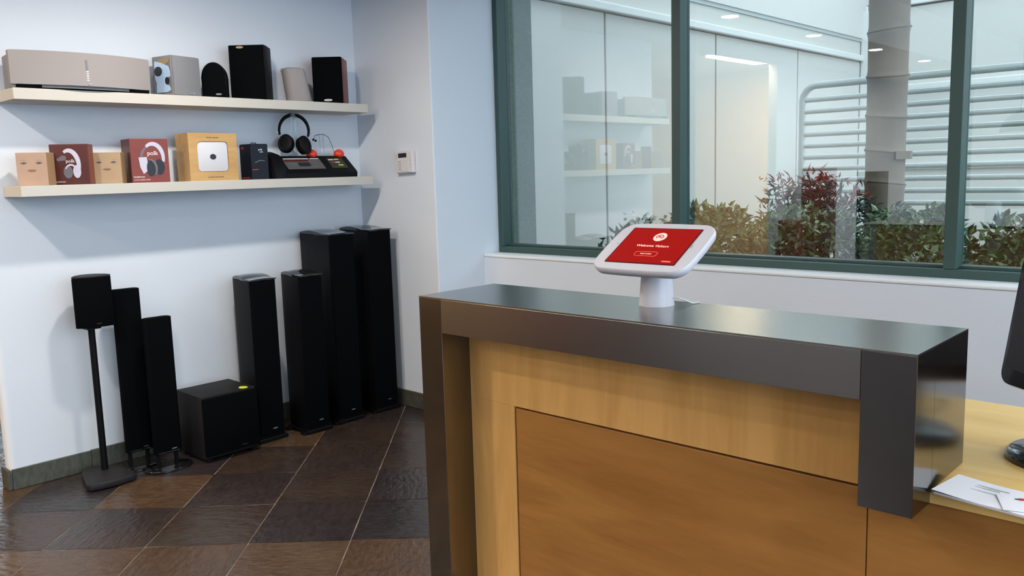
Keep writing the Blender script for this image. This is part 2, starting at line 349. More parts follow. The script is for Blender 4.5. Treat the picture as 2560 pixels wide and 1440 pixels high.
for i in range(-22, 26):
    for j in range(-8, 26):
        c = O + e1*((i+0.5)*T) + e2*((-j-0.5)*T)
        if not (-7.5 < c.x < 2.4 and Y0+0.2 < c.y < 3.62): continue
        if c.x < -4.2 and c.y > 3.2: continue
        if c.x > -2.3 and c.x < 0.9 and 1.75 < c.y < 2.4: continue
        if in_view(c) and not (c.x > -1.9 and c.y > 1.9):
            me = TM[6 + rnd.randrange(3)] if (i, j) in ROUGH else TM[9 + rnd.randrange(2)] if (i, j) in RUST or i < 0 and rnd.random() < .4 else TM[rnd.randrange(6)]
            o = bpy.data.objects.new('tile', me); COL.objects.link(o); o.parent = floor
            o.location = (c.x, c.y, 0); o.rotation_euler = (0, 0, ang + PI/2*rnd.randrange(4)); n_t += 1
        else:
            h = T/2-0.003
            vs = [rest.verts.new((*(c + e1*(a*h) + e2*(b*h)), 0)) for a, b in ((-1, -1), (1, -1), (1, 1), (-1, 1))]
            rest.faces.new(vs)
part('tiles', rest, M['slate'], floor, kind='stuff')

# shelf wall with a bull-nosed free end
bm = NB()
t = 0.085; prof = [(AX-t, BY), (AX, BY)] + [(AX-0.03+0.03*math.cos(R(a)), 1.16+0.03-0.03*math.sin(R(a))) for a in range(0, 91, 15)] + [(AX-t+0.03-0.03*math.sin(R(a)), 1.16+0.03-0.03*math.cos(R(a))) for a in range(0, 91, 15)]
prism(bm, prof, 0, SOFFIT_Z)
struct('wall_left', bm, M['wall'], smooth=30)
sbox('wall_left.001', (AX-0.10, AX, Y0, -1.3, 0, SOFFIT_Z), M['wall'])
sbox('wall_back', (AX-0.085, CX, BY, 3.95, 0, SOFFIT_Z), M['wall'], bev=0.006)
sbox('wall_back.001', (CX, X1, SY, 4.0, 0, 0.915), M['wall'])
sbox('wall_back.002', (AX-0.085, X1, SY, 4.0, 2.62, 3.25), M['wall'])
# slate baseboards in separate stone lengths
def stones(name, x0, y0, x1, y1, th, h, cuts, seed):
    r_ = random.Random(seed); bm = NB(); L = math.hypot(x1-x0, y1-y0); horiz = abs(x1-x0) > abs(y1-y0)
    par = None; a = 0
    for c in cuts + [L]:
        b = NB(); s, e = a+0.001, c-0.001
        if horiz: box(b, x0+s, x0+e, y0-th, y0, 0, h + r_.uniform(-.002, .002), bev=0.002)
        else: box(b, x0, x0+th, y0+s, y0+e, 0, h + r_.uniform(-.002, .002), bev=0.002)
        if par is None: par = part(name, b, M['slate_base']); par['kind'] = 'structure'
        else: part('stone', b, M['slate_base'], par)
        a = c
stones('baseboard_left', AX, 1.165, AX, BY-0.016, 0.014, 0.10, [0.36, 0.77, 1.18, 1.58, 1.99], 1)
stones('baseboard_back', AX+0.016, BY, CX, BY, 0.014, 0.098, [0.31], 2)
bm = NB(); box(bm, AX-0.085, AX+0.012, 1.146, 1.16, 0, 0.10, bev=0.004); struct('baseboard_left.001', bm, M['slate_base'])

# window sill ledge and window
bm = NB(); box(bm, CX+0.001, X1-0.01, SY-0.004, GY-0.07, 0.916, 0.934, bev=0.006); struct('trim_1', bm, M['sill'])
win = bpy.data.objects.new('window_1', None); COL.objects.link(win); win.location = (0, GY, 0); win['kind'] = 'structure'
FY0, FY1 = -0.075, 0.02
def wbox(name, x0, x1, z0, z1, y0=FY0, y1=FY1, bev=0.003, m='green'):
    return pbox(name, (x0, x1, y0, y1, z0, z1), M[m], win, bev=bev)
wbox('bottom_rail', CX+0.002, X1, 0.934, 0.972)
wbox('glazing_bead', CX+0.04, X1, 0.972, 0.985, -0.03, 0.03, 0.002)
wbox('top_rail', CX+0.002, X1, 2.56, 2.62)
wbox('jamb', CX+0.002, CX+0.040, 0.973, 2.56)
for x in (-2.40, -1.073, 0.26, 1.6, 2.94): wbox('mullion', x-0.026, x+0.026, 0.973, 2.56)
wbox('jamb', X1-0.08, X1, 0.973, 2.56)
edges = [CX+0.040, -2.426, -2.374, -1.099, -1.047, 0.234, 0.286, 1.574, 1.626, 2.914, 2.966, X1-0.08]
for a, b in zip(edges[::2], edges[1::2]): wbox('pane', a, b, 0.985, 2.56, -0.003, 0.003, 0, 'glass')

# ceilings
sbox('ceiling', (-3.1, X1, Y0, 3.95, CEIL_Z, CEIL_Z+0.1), M['ceiling'])
sbox('ceiling.001', (AX-0.1, -3.1, Y0, 3.95, SOFFIT_Z, CEIL_Z+0.1), M['ceiling'])
sbox('ceiling.002', (-7.8, AX-0.1, -3.1, 3.4, 2.7, 2.8), M['ceiling'])
for x, y in ((2.1, 2.3), (3.7, 2.3), (2.1, 0.5), (3.7, 0.5)):  # added fill lights, out of view, to lift the lobby's ambient light
    t_ = thing('fill_panel_light', 'square fill light panel added unseen to the lobby ceiling right of the viewer', 'light', (x, y, CEIL_Z), group='added fill panels in the lobby ceiling')
    pbox('frame', (-.62, .62, -.62, .62, -.02, -.001), M['white_gloss'], t_); pbox('diffuser', (-.59, .59, -.59, .59, -.024, -.0202), M['fill_panel'], t_)
    area('fill_glow', (0, 0, -.03), (0, 0, 0), 1.16, 1.16, FILL_W, (0.93, 0.96, 1.0)).parent = t_
# the rest of the lobby behind the camera
sbox('wall_front', (AX-0.1, X1+0.2, Y0-0.15, Y0, 0, 3.1), M['wall'])
for b in ((X1, X1+0.15, Y0, -2.6, 0, 3.1), (X1, X1+0.15, 3.5, 4.0, 0, 3.1), (X1, X1+0.15, -2.6, 3.5, 0, 0.25), (X1, X1+0.15, -2.6, 3.5, 2.75, 3.1)):
    sbox('wall_right', b, M['wall'])
w2 = bpy.data.objects.new('window_2', None); COL.objects.link(w2); w2.location = (X1+0.06, 0, 0); w2['kind'] = 'structure'
for y in (-2.57, -1.05, 0.45, 1.95, 3.47): pbox('mullion', (-0.05, 0.05, y-0.03, y+0.03, 0.25, 2.75), M['green'], w2)
for z in (0.28, 2.72): pbox('rail', (-0.05, 0.05, -2.54, 3.44, z-0.03, z+0.03), M['green'], w2)
# side room past the free end of the shelf wall
sbox('wall_side_room', (-7.8, AX-0.1, -3.1, -3.0, 0, 2.8), M['peach'])
for b in ((-7.8, -7.7, -3.0, 2.0, 0, 2.8), (-7.8, -7.7, 2.9, 3.4, 0, 2.8), (-7.8, -7.7, 2.0, 2.9, 2.2, 2.8)): sbox('wall_side_room', b, M['peach'])
sbox('wall_side_room', (-7.7, AX-0.085, BY+0.01, BY+0.12, 0, 2.7), M['peach'])
d1 = bpy.data.objects.new('door_1', None); COL.objects.link(d1); d1.location = (-7.74, 2.45, 0); d1['kind'] = 'structure'
for b in ((-.03, .03, -.45, -.38, 0, 2.2), (-.03, .03, .38, .45, 0, 2.2), (-.03, .03, -.38, .38, 2.1, 2.2), (-.03, .03, -.38, .38, 0, .2)): pbox('door_frame', b, M['green'], d1)

# ceiling lamps
LAB = {(-3.27, 1.82): 'recessed downlight mirrored in the middle pane, nearest the left mullion', (-3.27, 0.34): 'recessed downlight mirrored in the middle pane, halfway to the palm trunk',
       (-3.27, -1.12): 'recessed downlight mirrored on the palm trunk', (-3.27, -2.6): 'recessed downlight mirrored just left of the right mullion', (-3.27, -4.1): 'recessed downlight mirrored just right of the right mullion'}
def downlight(x, y, z, kind):
    lab = LAB.get((x, y)) or 'round recessed downlight in the high lobby ceiling, outside the picture'
    o = thing('downlight', lab, 'light', (x, y, z), group='recessed downlights over the shelf wall' if kind == 'lobby' else 'recessed downlights in the high ceiling')
    bm = NB(); loft(bm, [[(r*math.cos(2*PI*i/24), r*math.sin(2*PI*i/24), zz) for i in range(24)] for r, zz in ((0.085, -0.0005), (0.083, -0.007), (0.066, -0.007), (0.064, -0.0005))], False); part('trim_ring', bm, M['white_gloss'], o, smooth=40)
    bm = NB(); lathe(bm, [(0.062, -0.004), (0.062, -0.001)], n=24); part('lens', bm, M['lamp'], o)
    l = bpy.data.lights.new('lamp', 'AREA'); l.shape = 'DISK'; l.size = 0.12; l.energy = SPOT_W if kind == 'lobby' else MAIN_W; l.color = WARM
    lo = bpy.data.objects.new('bulb', l); COL.objects.link(lo); lo.parent = o; lo.location = (0, 0, -0.0075)
for a in LAMPS + MAIN_LAMPS: downlight(*a)
tf = thing('troffer', 'rectangular ribbed ceiling light in the warm side room', 'light', (-4.82, -1.55, 2.70))
pbox('housing', (-.32, .32, -.62, .62, -.02, -0.001), M['white_gloss'], tf)
for k in range(8): pbox('louvre', (-.29, .29, -.58+.15*k, -.47+.15*k, -.028, -.021), M['troffer'], tf)
l = area('troffer_glow', (0, 0, -0.04), (0, 0, 0), 0.58, 1.16, TROFFER_W, (1, 0.72, 0.42)); l.parent = tf

# ------------------------------------------------------------------ outside
sbox('ground', (-14, 12, 4.0, 22, -0.2, 0.0), M['soil'])
sbox('wall_courtyard_pier', (-4.7, -3.74, 4.0, 4.22, 0, 3.3), M['stucco'])
wing = bpy.data.objects.new('wall_courtyard_left', None); COL.objects.link(wing); wing['kind'] = 'structure'; wing.location = (-4.5, 0, 0)
ys = [4.22, 6.03, 7.9, 9.8, 11.8]
for a, b in zip(ys, ys[1:]): pbox('panel', (-0.1, 0, a+0.012, b-0.012, 0, 2.76), M['ext_white'], wing, bev=0.006)
pbox('backing', (-0.2, -0.1, 4.22, 11.8, 0, 3.3), M['ext_joint'], wing)
pbox('molding', (-0.1, 0.05, 4.22, 11.8, 2.765, 2.84), M['ext_trim'], wing, bev=0.012)
pbox('frieze', (-0.1, 0.0, 4.22, 11.8, 2.84, 3.02), M['ext_white'], wing)
pbox('painted_shadow_line', (-0.1, 0.015, 4.22, 11.8, 3.02, 3.06), M['ext_joint'], wing)  # grey strip coloured in for the shadow line below the parapet
pbox('parapet', (-0.1, 0.03, 4.22, 11.8, 3.06, 4.6), M['ext_white'], wing)
far = bpy.data.objects.new('wall_courtyard_far', None); COL.objects.link(far); far['kind'] = 'structure'; far.location = (0, 11.8, 0)
xs = [-4.5, -4.2, -2.3, -0.4, 1.5, 3.4, 5.3, 7.2]
for k, (a, b) in enumerate(zip(xs, xs[1:])): pbox('post' if k == 0 else 'panel', (a+0.01, b-0.01, (-0.12 if k == 0 else 0), 0.1, 0, 3.4), M['ext_trim'] if k == 0 else M['ext_white'], far, bev=0.008)
pbox('backing', (-4.5, 7.2, 0.1, 0.2, 0, 5.2), M['ext_joint'], far)
for z in (1.32, 2.35, 3.42): pbox('ledge', (-4.19, 7.2, -0.05, 0.1, z, z+0.07), M['ext_trim'], far, bev=0.01)
pbox('parapet', (-4.5, 7.2, -0.02, 0.1, 3.5, 5.0), M['ext_white'], far)
pbox('window', (-2.2, -0.5, -0.02, 0.02, 1.45, 2.3), M['ext_joint'], far)

# tube railing
rail = thing('tube_railing', 'galvanised railing of stacked horizontal tubes with a rounded corner, behind the palm', 'railing', (-2.85, 6.3, 0))
bm = NB(); path = [(0, 0, 0), (0, 0, 1.9)] + [(0.11-0.11*math.cos(R(a)), 0, 1.9+0.11*math.sin(R(a))) for a in (20, 45, 70, 90)] + [(5.6, 0, 2.01), (5.6, 0, 0)]
tube(bm, path, 0.026, 10); part('frame_tube', bm, M['tube'], rail, smooth=60)
for k in range(10):
    bm = NB(); z = 1.905-0.0855*k; tube(bm, [(0.0, 0, z), (5.6, 0, z)], 0.019, 8); part('bar', bm, M['tube'], rail, smooth=60)
for x in (1.9, 3.8):
    bm = NB(); tube(bm, [(x, 0.03, 0), (x, 0.03, 2.0)], 0.03, 8); part('post', bm, M['tube'], rail, smooth=60)

# palm trunk
palm = thing('palm_tree', 'tall bare palm trunk with ringed grey-brown bark outside the window', 'tree', (-1.98, 5.6, 0))
rings = []; rr = random.Random(5); zc = [0, .35, .7, 1.0, 1.3, 1.5, 1.72, 1.97, 2.25, 2.5, 2.8, 3.2, 3.7, 4.3]
for a, b in zip(zc, zc[1:]):
    for t_, dr in ((0, 0.004), (0.12, 0.0), (0.85, 0.002), (0.97, 0.010)): rings.append((a+(b-a)*t_, 0.112 + 0.003*a + dr))
bm = NB()
loft(bm, [[(r*math.cos(2*PI*i/26)*(1+.02*math.sin(i*1.7+z)), r*math.sin(2*PI*i/26), z+.015*math.sin(2*PI*i/26+z*3)) for i in range(26)] for z, r in rings])
part('trunk', bm, M['trunk'], palm, smooth=50)
for z in zc[1:-1]:
    bm = NB(); r = 0.118+0.003*z
    tube(bm, [(r*math.cos(2*PI*i/26), r*math.sin(2*PI*i/26), z-0.008+.015*math.sin(2*PI*i/26+z*3)) for i in range(26)], 0.006, 6, closed=True); part('ring_scar', bm, M['trunk_ring'], palm, smooth=60)
bm = NB(); prism(bm, [(0.02, 0), (0.10, -0.10), (0.155, -0.02), (0.15, 0.04), (0.10, 0.03)], 1.44, 1.49); part('bark_flap', bm, M['trunk'], palm)
# crown of fronds high above the frame
bm = NB()
for k in range(16):
    a = 2*PI*k/16+.2; prev = None
    for s in range(9):
        t_ = s/8; rad = 0.1+1.9*t_; z = 4.3 + 1.0*t_ - 1.7*t_*t_; w = 0.28*math.sin(PI*min(1, t_*0.9+0.1))+0.02
        c = Vector((rad*math.cos(a), rad*math.sin(a), z)); n_ = Vector((-math.sin(a), math.cos(a), 0))
        cur = (bm.verts.new(c - n_*w - Vector((0, 0, .1*w))), bm.verts.new(c), bm.verts.new(c + n_*w - Vector((0, 0, .1*w))))
        if prev: bm.faces.new((prev[0], prev[1], cur[1], cur[0])); bm.faces.new((prev[1], prev[2], cur[2], cur[1]))
        prev = cur
part('fronds', bm, M['leaf'], palm, kind='stuff')

# foliage
def leaves(pts, size, rnd, narrow=0.42, upb=0.3):
    V, F = [], []
    for p in pts:
        d = Vector((rnd.uniform(-1, 1), rnd.uniform(-1, 1), rnd.uniform(-0.5, 1)*0.7+upb)).normalized()
        s = d.cross(Vector((rnd.uniform(-1, 1), rnd.uniform(-1, 1), rnd.uniform(-1, 1)))).normalized(); L = size*rnd.uniform(0.6, 1.25); w = L*narrow
        n_ = d.cross(s)*L*0.12; p = Vector(p); k = len(V)
        V += [p, p+d*L*.45+s*w*.5+n_, p+d*L, p+d*L*.45-s*w*.5+n_]; F += [(k, k+1, k+2), (k, k+2, k+3)]
    return V, F
def leaf_part(name, pts, size, m, parent, rnd, **k):
    V, F = leaves(pts, size, rnd, **k); me = bpy.data.meshes.new(name); me.from_pydata(V, [], F); me.materials.append(m)
    o = bpy.data.objects.new(name, me); COL.objects.link(o); o.parent = parent; o['kind'] = 'stuff'; return o
rnd = random.Random(11)
def shrubs(name, label, cat, x, y, w, d, h, npts, group=None):
    root = thing(name, label, cat, (x, y, 0), group=group)
    def pt():
        while True:
            a, b, c = rnd.uniform(-1, 1), rnd.uniform(-1, 1), rnd.uniform(0, 1)
            q = (abs(a)**3 + abs(b)**3 + max(0, c-.5)**2*3.2)
            if 0.45 < q < 1.0 or rnd.random() < 0.15 and q < 1: return (a*w/2, b*d/2, 0.03+c*h + .03*math.sin(a*9+x*5))
    leaf_part('leaves', [pt() for _ in range(npts)], 0.058, M['leaf'], root, rnd, narrow=.5)
    leaf_part('pale_leaves', [pt() for _ in range(int(npts*.7))], 0.055, M['leaf_pale'], root, rnd, narrow=.5)
    leaf_part('dark_leaves', [pt() for _ in range(int(npts*.5))], 0.06, M['leaf_dark'], root, rnd, narrow=.5)
    bm = NB(); 
    for k in range(7):
        px, py = rnd.uniform(-.3, .3)*w, rnd.uniform(-.3, .3)*d; tube(bm, [(px*.5, py*.5, 0), (px, py, h*.5), (px*1.2, py*1.2, h*.85)], [.012, .008, .004], 5)
    part('stems', bm, M['twig'], root); return root
HX = [-2.72, -2.12, -1.5, -0.88, -0.26, 0.4, 1.1, 1.8, 2.5]
HL = ['clipped hedge shrub behind the kiosk, leftmost in the middle pane', 'clipped hedge shrub below the red-topped bush', 'clipped hedge shrub in front of the palm trunk', 'clipped hedge shrub behind the right window mullion', 'clipped hedge shrub in the rightmost visible pane', 'clipped hedge shrub outside, first past the right picture edge', 'clipped hedge shrub outside, second past the right picture edge', 'clipped hedge shrub outside, third past the right picture edge', 'clipped hedge shrub outside, last at the far right end of the row']
for k, x in enumerate(HX):
    shrubs('hedge_shrub', HL[k], 'shrub', x, 4.72, 0.66, 0.66, 1.12+rnd.uniform(-.015, .02), 2600, 'hedge shrubs under the window')
for k, x in enumerate((-0.9, -0.2, 0.6)):
    shrubs('hedge_shrub', ['green shrub in the second row behind the right mullion', 'green shrub in the second row at the right edge of the window', 'green shrub in the second row outside beyond the right edge'][k], 'shrub', x, 5.75, 0.8, 0.5, 1.17, 1500, 'second row of shrubs')
# nandina with red top leaves
nd = thing('nandina_bush', 'feathery dark green bush with red top leaves left of the palm trunk', 'shrub', (-2.28, 5.3, 0))
bm = NB(); canes = []
for k in range(16):
    a = rnd.uniform(0, 2*PI); q = rnd.uniform(.05, .30); hh = rnd.uniform(1.15, 1.33); tx, ty = q*math.cos(a), q*.5*math.sin(a)
    tube(bm, [(tx*.3, ty*.3, 0), (tx*.6, ty*.6, hh*.5), (tx, ty, hh)], [.009, .007, .003], 5); canes.append((tx, ty, hh))
part('canes', bm, M['twig'], nd)
dk, rd = [], []
for tx, ty, hh in canes:
    for k in range(75): dk.append((tx+rnd.gauss(0, .055), ty+rnd.gauss(0, .05), hh-rnd.uniform(0.0, .30)))
    for k in range(16): rd.append((tx+rnd.gauss(0, .045), ty+rnd.gauss(0, .04), hh+rnd.uniform(-.01, .07)))
leaf_part('leaves', dk, 0.07, M['leaf_dark'], nd, rnd, narrow=.25); leaf_part('red_leaves', rd, 0.06, M['leaf_red'], nd, rnd, narrow=.22)
# low plants in the left pane
for (x, y, hh, lab) in ((-3.42, 4.62, .93, 'low dark glossy-leaved plant at the left of the left pane'), (-3.12, 4.75, 1.04, 'pale blossoming plant behind the kiosk in the left pane')):
    lp = thing('low_plant', lab, 'plant', (x, y, 0)); bm = NB(); ps, fl = [], []
    for k in range(9):
        a = rnd.uniform(0, 2*PI); q = rnd.uniform(.03, .17); zz = hh*rnd.uniform(.85, 1.1); tube(bm, [(0, 0, 0), (q*.5*math.cos(a), q*.5*math.sin(a), zz*.6), (q*math.cos(a), q*math.sin(a), zz)], [.007, .005, .003], 5)
        for j in range(22): ps.append((q*math.cos(a)+rnd.gauss(0, .045), q*math.sin(a)+rnd.gauss(0, .045), zz-rnd.uniform(0, .2)))
        for j in range(26): fl.append((q*math.cos(a)+rnd.gauss(0, .05), q*math.sin(a)+rnd.gauss(0, .05), zz-rnd.uniform(-.04, .12)))
    part('stems', bm, M['twig'], lp); leaf_part('leaves', ps, 0.09, M['leaf_dark'], lp, rnd, narrow=.3)
    if 'blossoming' in lab: leaf_part('blossoms', fl, 0.04, M['flower'], lp, rnd, narrow=.7)

# ------------------------------------------------------------------ shelves
def shelf(name, label, y0, y1, z0, z1):
    o = thing(name, label, 'shelf', (AX, (y0+y1)/2, z0)); w = (y1-y0)/2
    pbox('board', (0.001, 0.245, -w, w, 0, z1-z0), M['shelf'], o, bev=0.0015)
    pbox('wall_bracket', (0.0005, 0.02, -w+0.03, w-0.03, 0.012, z1-z0-0.012), M['charcoal'], o)
    return o
U1, L1 = 1.8585, 1.4305
shelf('floating_shelf', 'long white floating shelf, upper of the two, holding bare speakers', 1.272, 3.195, 1.809, U1)
shelf('floating_shelf', 'long white floating shelf, lower of the two, holding headphone boxes', 1.262, 3.204, 1.382, L1)

# a thing that stands on a shelf, turned by azimuth; local: front faces +X, width along Y, up Z
def badge(parent, x, y, z, w=0.034, h=0.010, txt=True):
    bm = NB(); prism(bm, ellipse(w/2, h/2, y, z), x-0.0005, x+0.003, 'X'); b = part('badge', bm, M['silver'], parent, label='small silver oval badge')
    if txt: text_obj('badge_lettering', 'polk', h*0.8, M['ink'], b, MX(x+0.0033, y, z))
    return b

# 1 long white centre speaker, bowed front
o = thing('center_speaker', 'long low off-white speaker with bowed cloth front, left end of upper shelf', 'speaker', (AX+0.138, 1.587, U1))
W2 = 0.310
def bow(x, off=0.0, n=20): return [(0.075+off+0.062*(1-((-W2+2*W2*i/n)/W2)**2), -W2+2*W2*i/n) for i in range(n+1)]
bm = NB(); prism(bm, [(-0.08, W2-0.02), (-0.08, -W2+0.02)] + [(p[0]-0.012, p[1]*0.985) for p in bow(0)], 0.006, 0.150); part('cabinet', bm, M['grey_cloth'], o)
bm = NB(); prism(bm, [(0.05, W2), (0.05, -W2)] + bow(0), 0.018, 0.166, bev=0.004); part('grille', bm, M['white_cloth'], o, smooth=35)
bm = NB(); box(bm, -0.07, 0.10, -W2+0.02, W2-0.02, 0, 0.017); part('gap_shade_slab', bm, M['black'], o)  # black slab stands in for the shade in the gap under the grille
pbox('slot', (0.1345, 0.139, -0.012, -0.003, 0.09, 0.135), M['grey_dark'], o)
for k in range(5): pbox('rib', (0.1345, 0.1385, -0.011, -0.001, 0.040+k*0.010, 0.045+k*0.010), M['white_gloss'], o)
badge(o, 0.1372, 0.0, 0.026, 0.016, 0.007)

# 2 small grey speaker with flat coloured shapes on its glossy side
o = thing('bookshelf_speaker', 'squarish grey speaker with blue and black shapes on its glossy side, beside the long white one', 'speaker', (AX+0.128, 2.075, U1), (0, 0, R(13)))
bm = NB(); box(bm, -0.075, 0.07, -0.085, 0.085, 0, 0.20, bev=0.006); part('cabinet', bm, M['grey_cloth'], o, smooth=30)
bm = NB(); box(bm, 0.068, 0.080, -0.082, 0.082, 0.004, 0.197, bev=0.005); part('grille', bm, M['grey_cloth'], o, smooth=30)
badge(o, 0.0802, 0.02, 0.016, 0.034, 0.007)
def side(pts, m_, nm, d):  # on the -Y side: local (x,z)
    bm = NB(); prism(bm, pts, -0.0852, -0.0852-d, 'Y'); part(nm, bm, m_, o)
side(rrect(0.125, 0.165, 0.004, 2, 0.0, 0.10), M['grey_dark'], 'side_panel', 0.0012)
side([(-.05, .02), (.035, .02), (.058, .03), (.05, .05), (.02, .06), (.03, .09), (.06, .095), (.06, .12), (.05, .145), (.0, .165), (-.05, .178), (-.055, .165), (-.055, .09), (-.045, .07)], M['lblue'], 'blue_swirl', 0.0022)
side(ellipse(0.030, 0.024, -0.028, 0.125, 20), M['ink'], 'black_oval', 0.0032)
side([(-.03, .176), (.03, .155), (.052, .165), (.056, .182), (-.02, .183)], M['gold'], 'gold_patch', 0.0030)
side(ellipse(0.016, 0.018, 0.035, 0.075, 16), M['ink'], 'black_spot', 0.0030)

# 3 black round-topped speaker
def arch(w, h, n=14, skew=0.0): return [(-w/2, 0), (w/2, 0)] + [((w/2)*math.cos(PI*i/n) - 0.0, h - w*0.62 + w*0.62*math.sin(PI*i/n)) for i in range(n+1)]
o = thing('compact_speaker', 'small black arch-topped speaker between the grey and the large black one', 'speaker', (AX+0.150, 2.272, U1), (0, 0, R(-35)))
bm = NB(); prism(bm, arch(0.125, 0.185), -0.06, 0.045, 'X', bev=0.010); part('cabinet', bm, M['satin_black'], o, smooth=50)
bm = NB(); prism(bm, [(a*0.93, 0.006+b*0.93) for a, b in arch(0.125, 0.185)], 0.044, 0.058, 'X', bev=0.006); part('grille', bm, M['black'], o, smooth=50)
badge(o, 0.0582, 0.022, 0.018, 0.030, 0.009)

# 4 large black bookshelf speaker
o = thing('bookshelf_speaker', 'largest black bookshelf speaker, fifth item from the right wall on the upper shelf'.replace('fifth item from the right wall on the upper shelf', 'tallest thing on the upper shelf'), 'speaker', (AX+0.128, 2.505, U1), (0, 0, R(-46)))
pr = [(-0.105, -0.075), (-0.06, -0.092), (0.055, -0.098), (0.085, -0.094), (0.085, 0.094), (0.055, 0.098), (-0.06, 0.092), (-0.105, 0.075)]
bm = NB(); prism(bm, pr, 0, 0.288, bev=0.004); part('cabinet', bm, M['black_ash'], o, smooth=30)
bm = NB(); box(bm, 0.084, 0.098, -0.092, 0.092, 0.004, 0.284, bev=0.006); part('grille', bm, M['black'], o, smooth=30)
bm = NB(); prism(bm, ellipse(0.020, 0.006, -0.03, 0.274), 0.0975, 0.100, 'X'); part('badge', bm, M['gold'], o)

# 5 small white leaning speaker
o = thing('satellite_speaker', 'small white tapered speaker between two black speakers on the upper shelf', 'speaker', (AX+0.145, 2.770, U1), (0, 0, R(-22)))
def ring(w, d, z, sx): return [(d*0.5*math.cos(a), sx + w*0.5*math.copysign(abs(math.sin(a))**0.6, math.sin(a)), z) for a in [2*PI*i/24 for i in range(24)]]
bm = NB(); loft(bm, [ring(0.135, 0.10, 0.0, 0.012), ring(0.142, 0.11, 0.006, 0.012), ring(0.132, 0.105, 0.17, -0.012), ring(0.122, 0.095, 0.186, -0.014), ring(0.09, 0.06, 0.192, -0.015)]); part('grille', bm, M['white_cloth'], o, smooth=45)
bm = NB(); loft(bm, [ring(0.150, 0.09, 0.001, 0.012), ring(0.150, 0.09, 0.010, 0.012)]); part('base', bm, M['white_gloss'], o, smooth=45)
bm = NB(); loft(bm, [[(x-0.018, y, z) for x, y, z in ring(0.136, 0.10, 0.176, -0.0125)], [(x-0.018, y, z) for x, y, z in ring(0.128, 0.098, 0.190, -0.014)]]); part('back_shell', bm, M['white_gloss'], o, smooth=45)

# 6 black speaker with cherry sides
o = thing('bookshelf_speaker', 'black-fronted speaker with cherry wood side at the right end of upper shelf', 'speaker', (AX+0.133, 3.012, U1), (0, 0, R(-46)))
bm = NB(); box(bm, -0.10, 0.072, -0.086, 0.086, 0, 0.263, bev=0.004); part('cabinet', bm, M['cherry'], o, smooth=30)
bm = NB(); box(bm, 0.071, 0.088, -0.086, 0.086, 0.0, 0.264, bev=0.007); part('grille', bm, M['black'], o, smooth=30)
badge(o, 0.0882, 0.0, 0.018, 0.050, 0.013)

# ---- lower shelf
def face_box(label, y, m_, az):
    o = thing('printed_box', label, 'box', (AX+0.165, y, L1), (0, 0, R(az)))
    bm = NB(); box(bm, -0.05, 0.05, -0.064, 0.064, 0, 0.148, bev=0.002); part('carton', bm, m_, o)
    bm = NB(); box(bm, -0.046, 0.046, 0.0642, 0.065, 0.003, 0.145); part('side_print', bm, M['skin_side'], o)
    for s in (-1, 1):
        bm = NB(); prism(bm, [(s*.032-.016, .100), (s*.032, .106), (s*.032+.014, .101), (s*.032, .096)], 0.0502, 0.0508, 'X'); part('printed_eye', bm, M['eye'], o)
        bm = NB(); prism(bm, [(s*.032-.017, .1105), (s*.032, .1155), (s*.032+.015, .112), (s*.032, .1135)], 0.0502, 0.0506, 'X'); part('printed_brow', bm, M['skin_side'], o)
    bm = NB(); prism(bm, [(-.020, .068), (-.008, .073), (0, .0715), (.008, .073), (.020, .068), (.008, .062), (-.008, .062)], 0.0502, 0.0508, 'X'); part('printed_mouth', bm, M['lip'], o)
    return o
face_box('peach printed box with a face, left end of the lower shelf', 1.358, M['skin'], -37)
face_box('pale wood-toned printed box with a face, between the two red headphone boxes', 1.683, M['skin2'], -34)

def arc_band(cy, cz, ry, rz, a0, a1, th, n=22):
    outer, inner = [], []
    for i in range(n+1):
        a = R(a0+(a1-a0)*i/n); t_ = th*(0.75+0.5*math.sin(PI*i/n))
        outer.append((cy+(ry+t_/2)*math.cos(a), cz+(rz+t_/2)*math.sin(a))); inner.append((cy+(ry-t_/2)*math.cos(a), cz+(rz-t_/2)*math.sin(a)))
    return outer + inner[::-1]
def decal(o, name, pts, m_, x, d=0.0006): bm = NB(); prism(bm, pts, x, x+d, 'X'); return part(name, bm, m_, o)
# dark red box (small)
o = thing('headphone_box', 'dark red box printed with white folded headphones, second from the left', 'box', (AX+0.160, 1.518, L1), (0, 0, R(-35)))
pbox('carton', (-0.045, 0.045, -0.082, 0.082, 0, 0.186), M['dark_red'], o, bev=0.002)
pbox('side_print', (-0.042, 0.042, 0.0822, 0.083, 0.003, 0.183), M['cherry'], o)
decal(o, 'printed_headband', arc_band(-0.002, 0.085, 0.042, 0.072, -20, 118, 0.017), M['print_white'], 0.0452)
decal(o, 'printed_band_end', [(-.055, .118), (-.03, .135), (-.012, .130), (-.015, .112), (-.05, .108)], M['print_grey'], 0.0452)
decal(o, 'printed_cup', ellipse(0.017, 0.030, 0.030, 0.060), M['print_white'], 0.0459)
decal(o, 'printed_cushion', ellipse(0.020, 0.029, -0.008, 0.058), M['print_grey'], 0.0466)
decal(o, 'printed_yoke', arc_band(0.005, 0.055, 0.026, 0.036, 20, 150, 0.007), M['print_white'], 0.0473)
text_obj('lettering', 'polk', 0.022, M['text_white'], o, MX(0.0474, 0.004, 0.108))
text_obj('small_print', 'headphones', 0.009, M['text_white'], o, MX(0.0455, -0.045, 0.014))
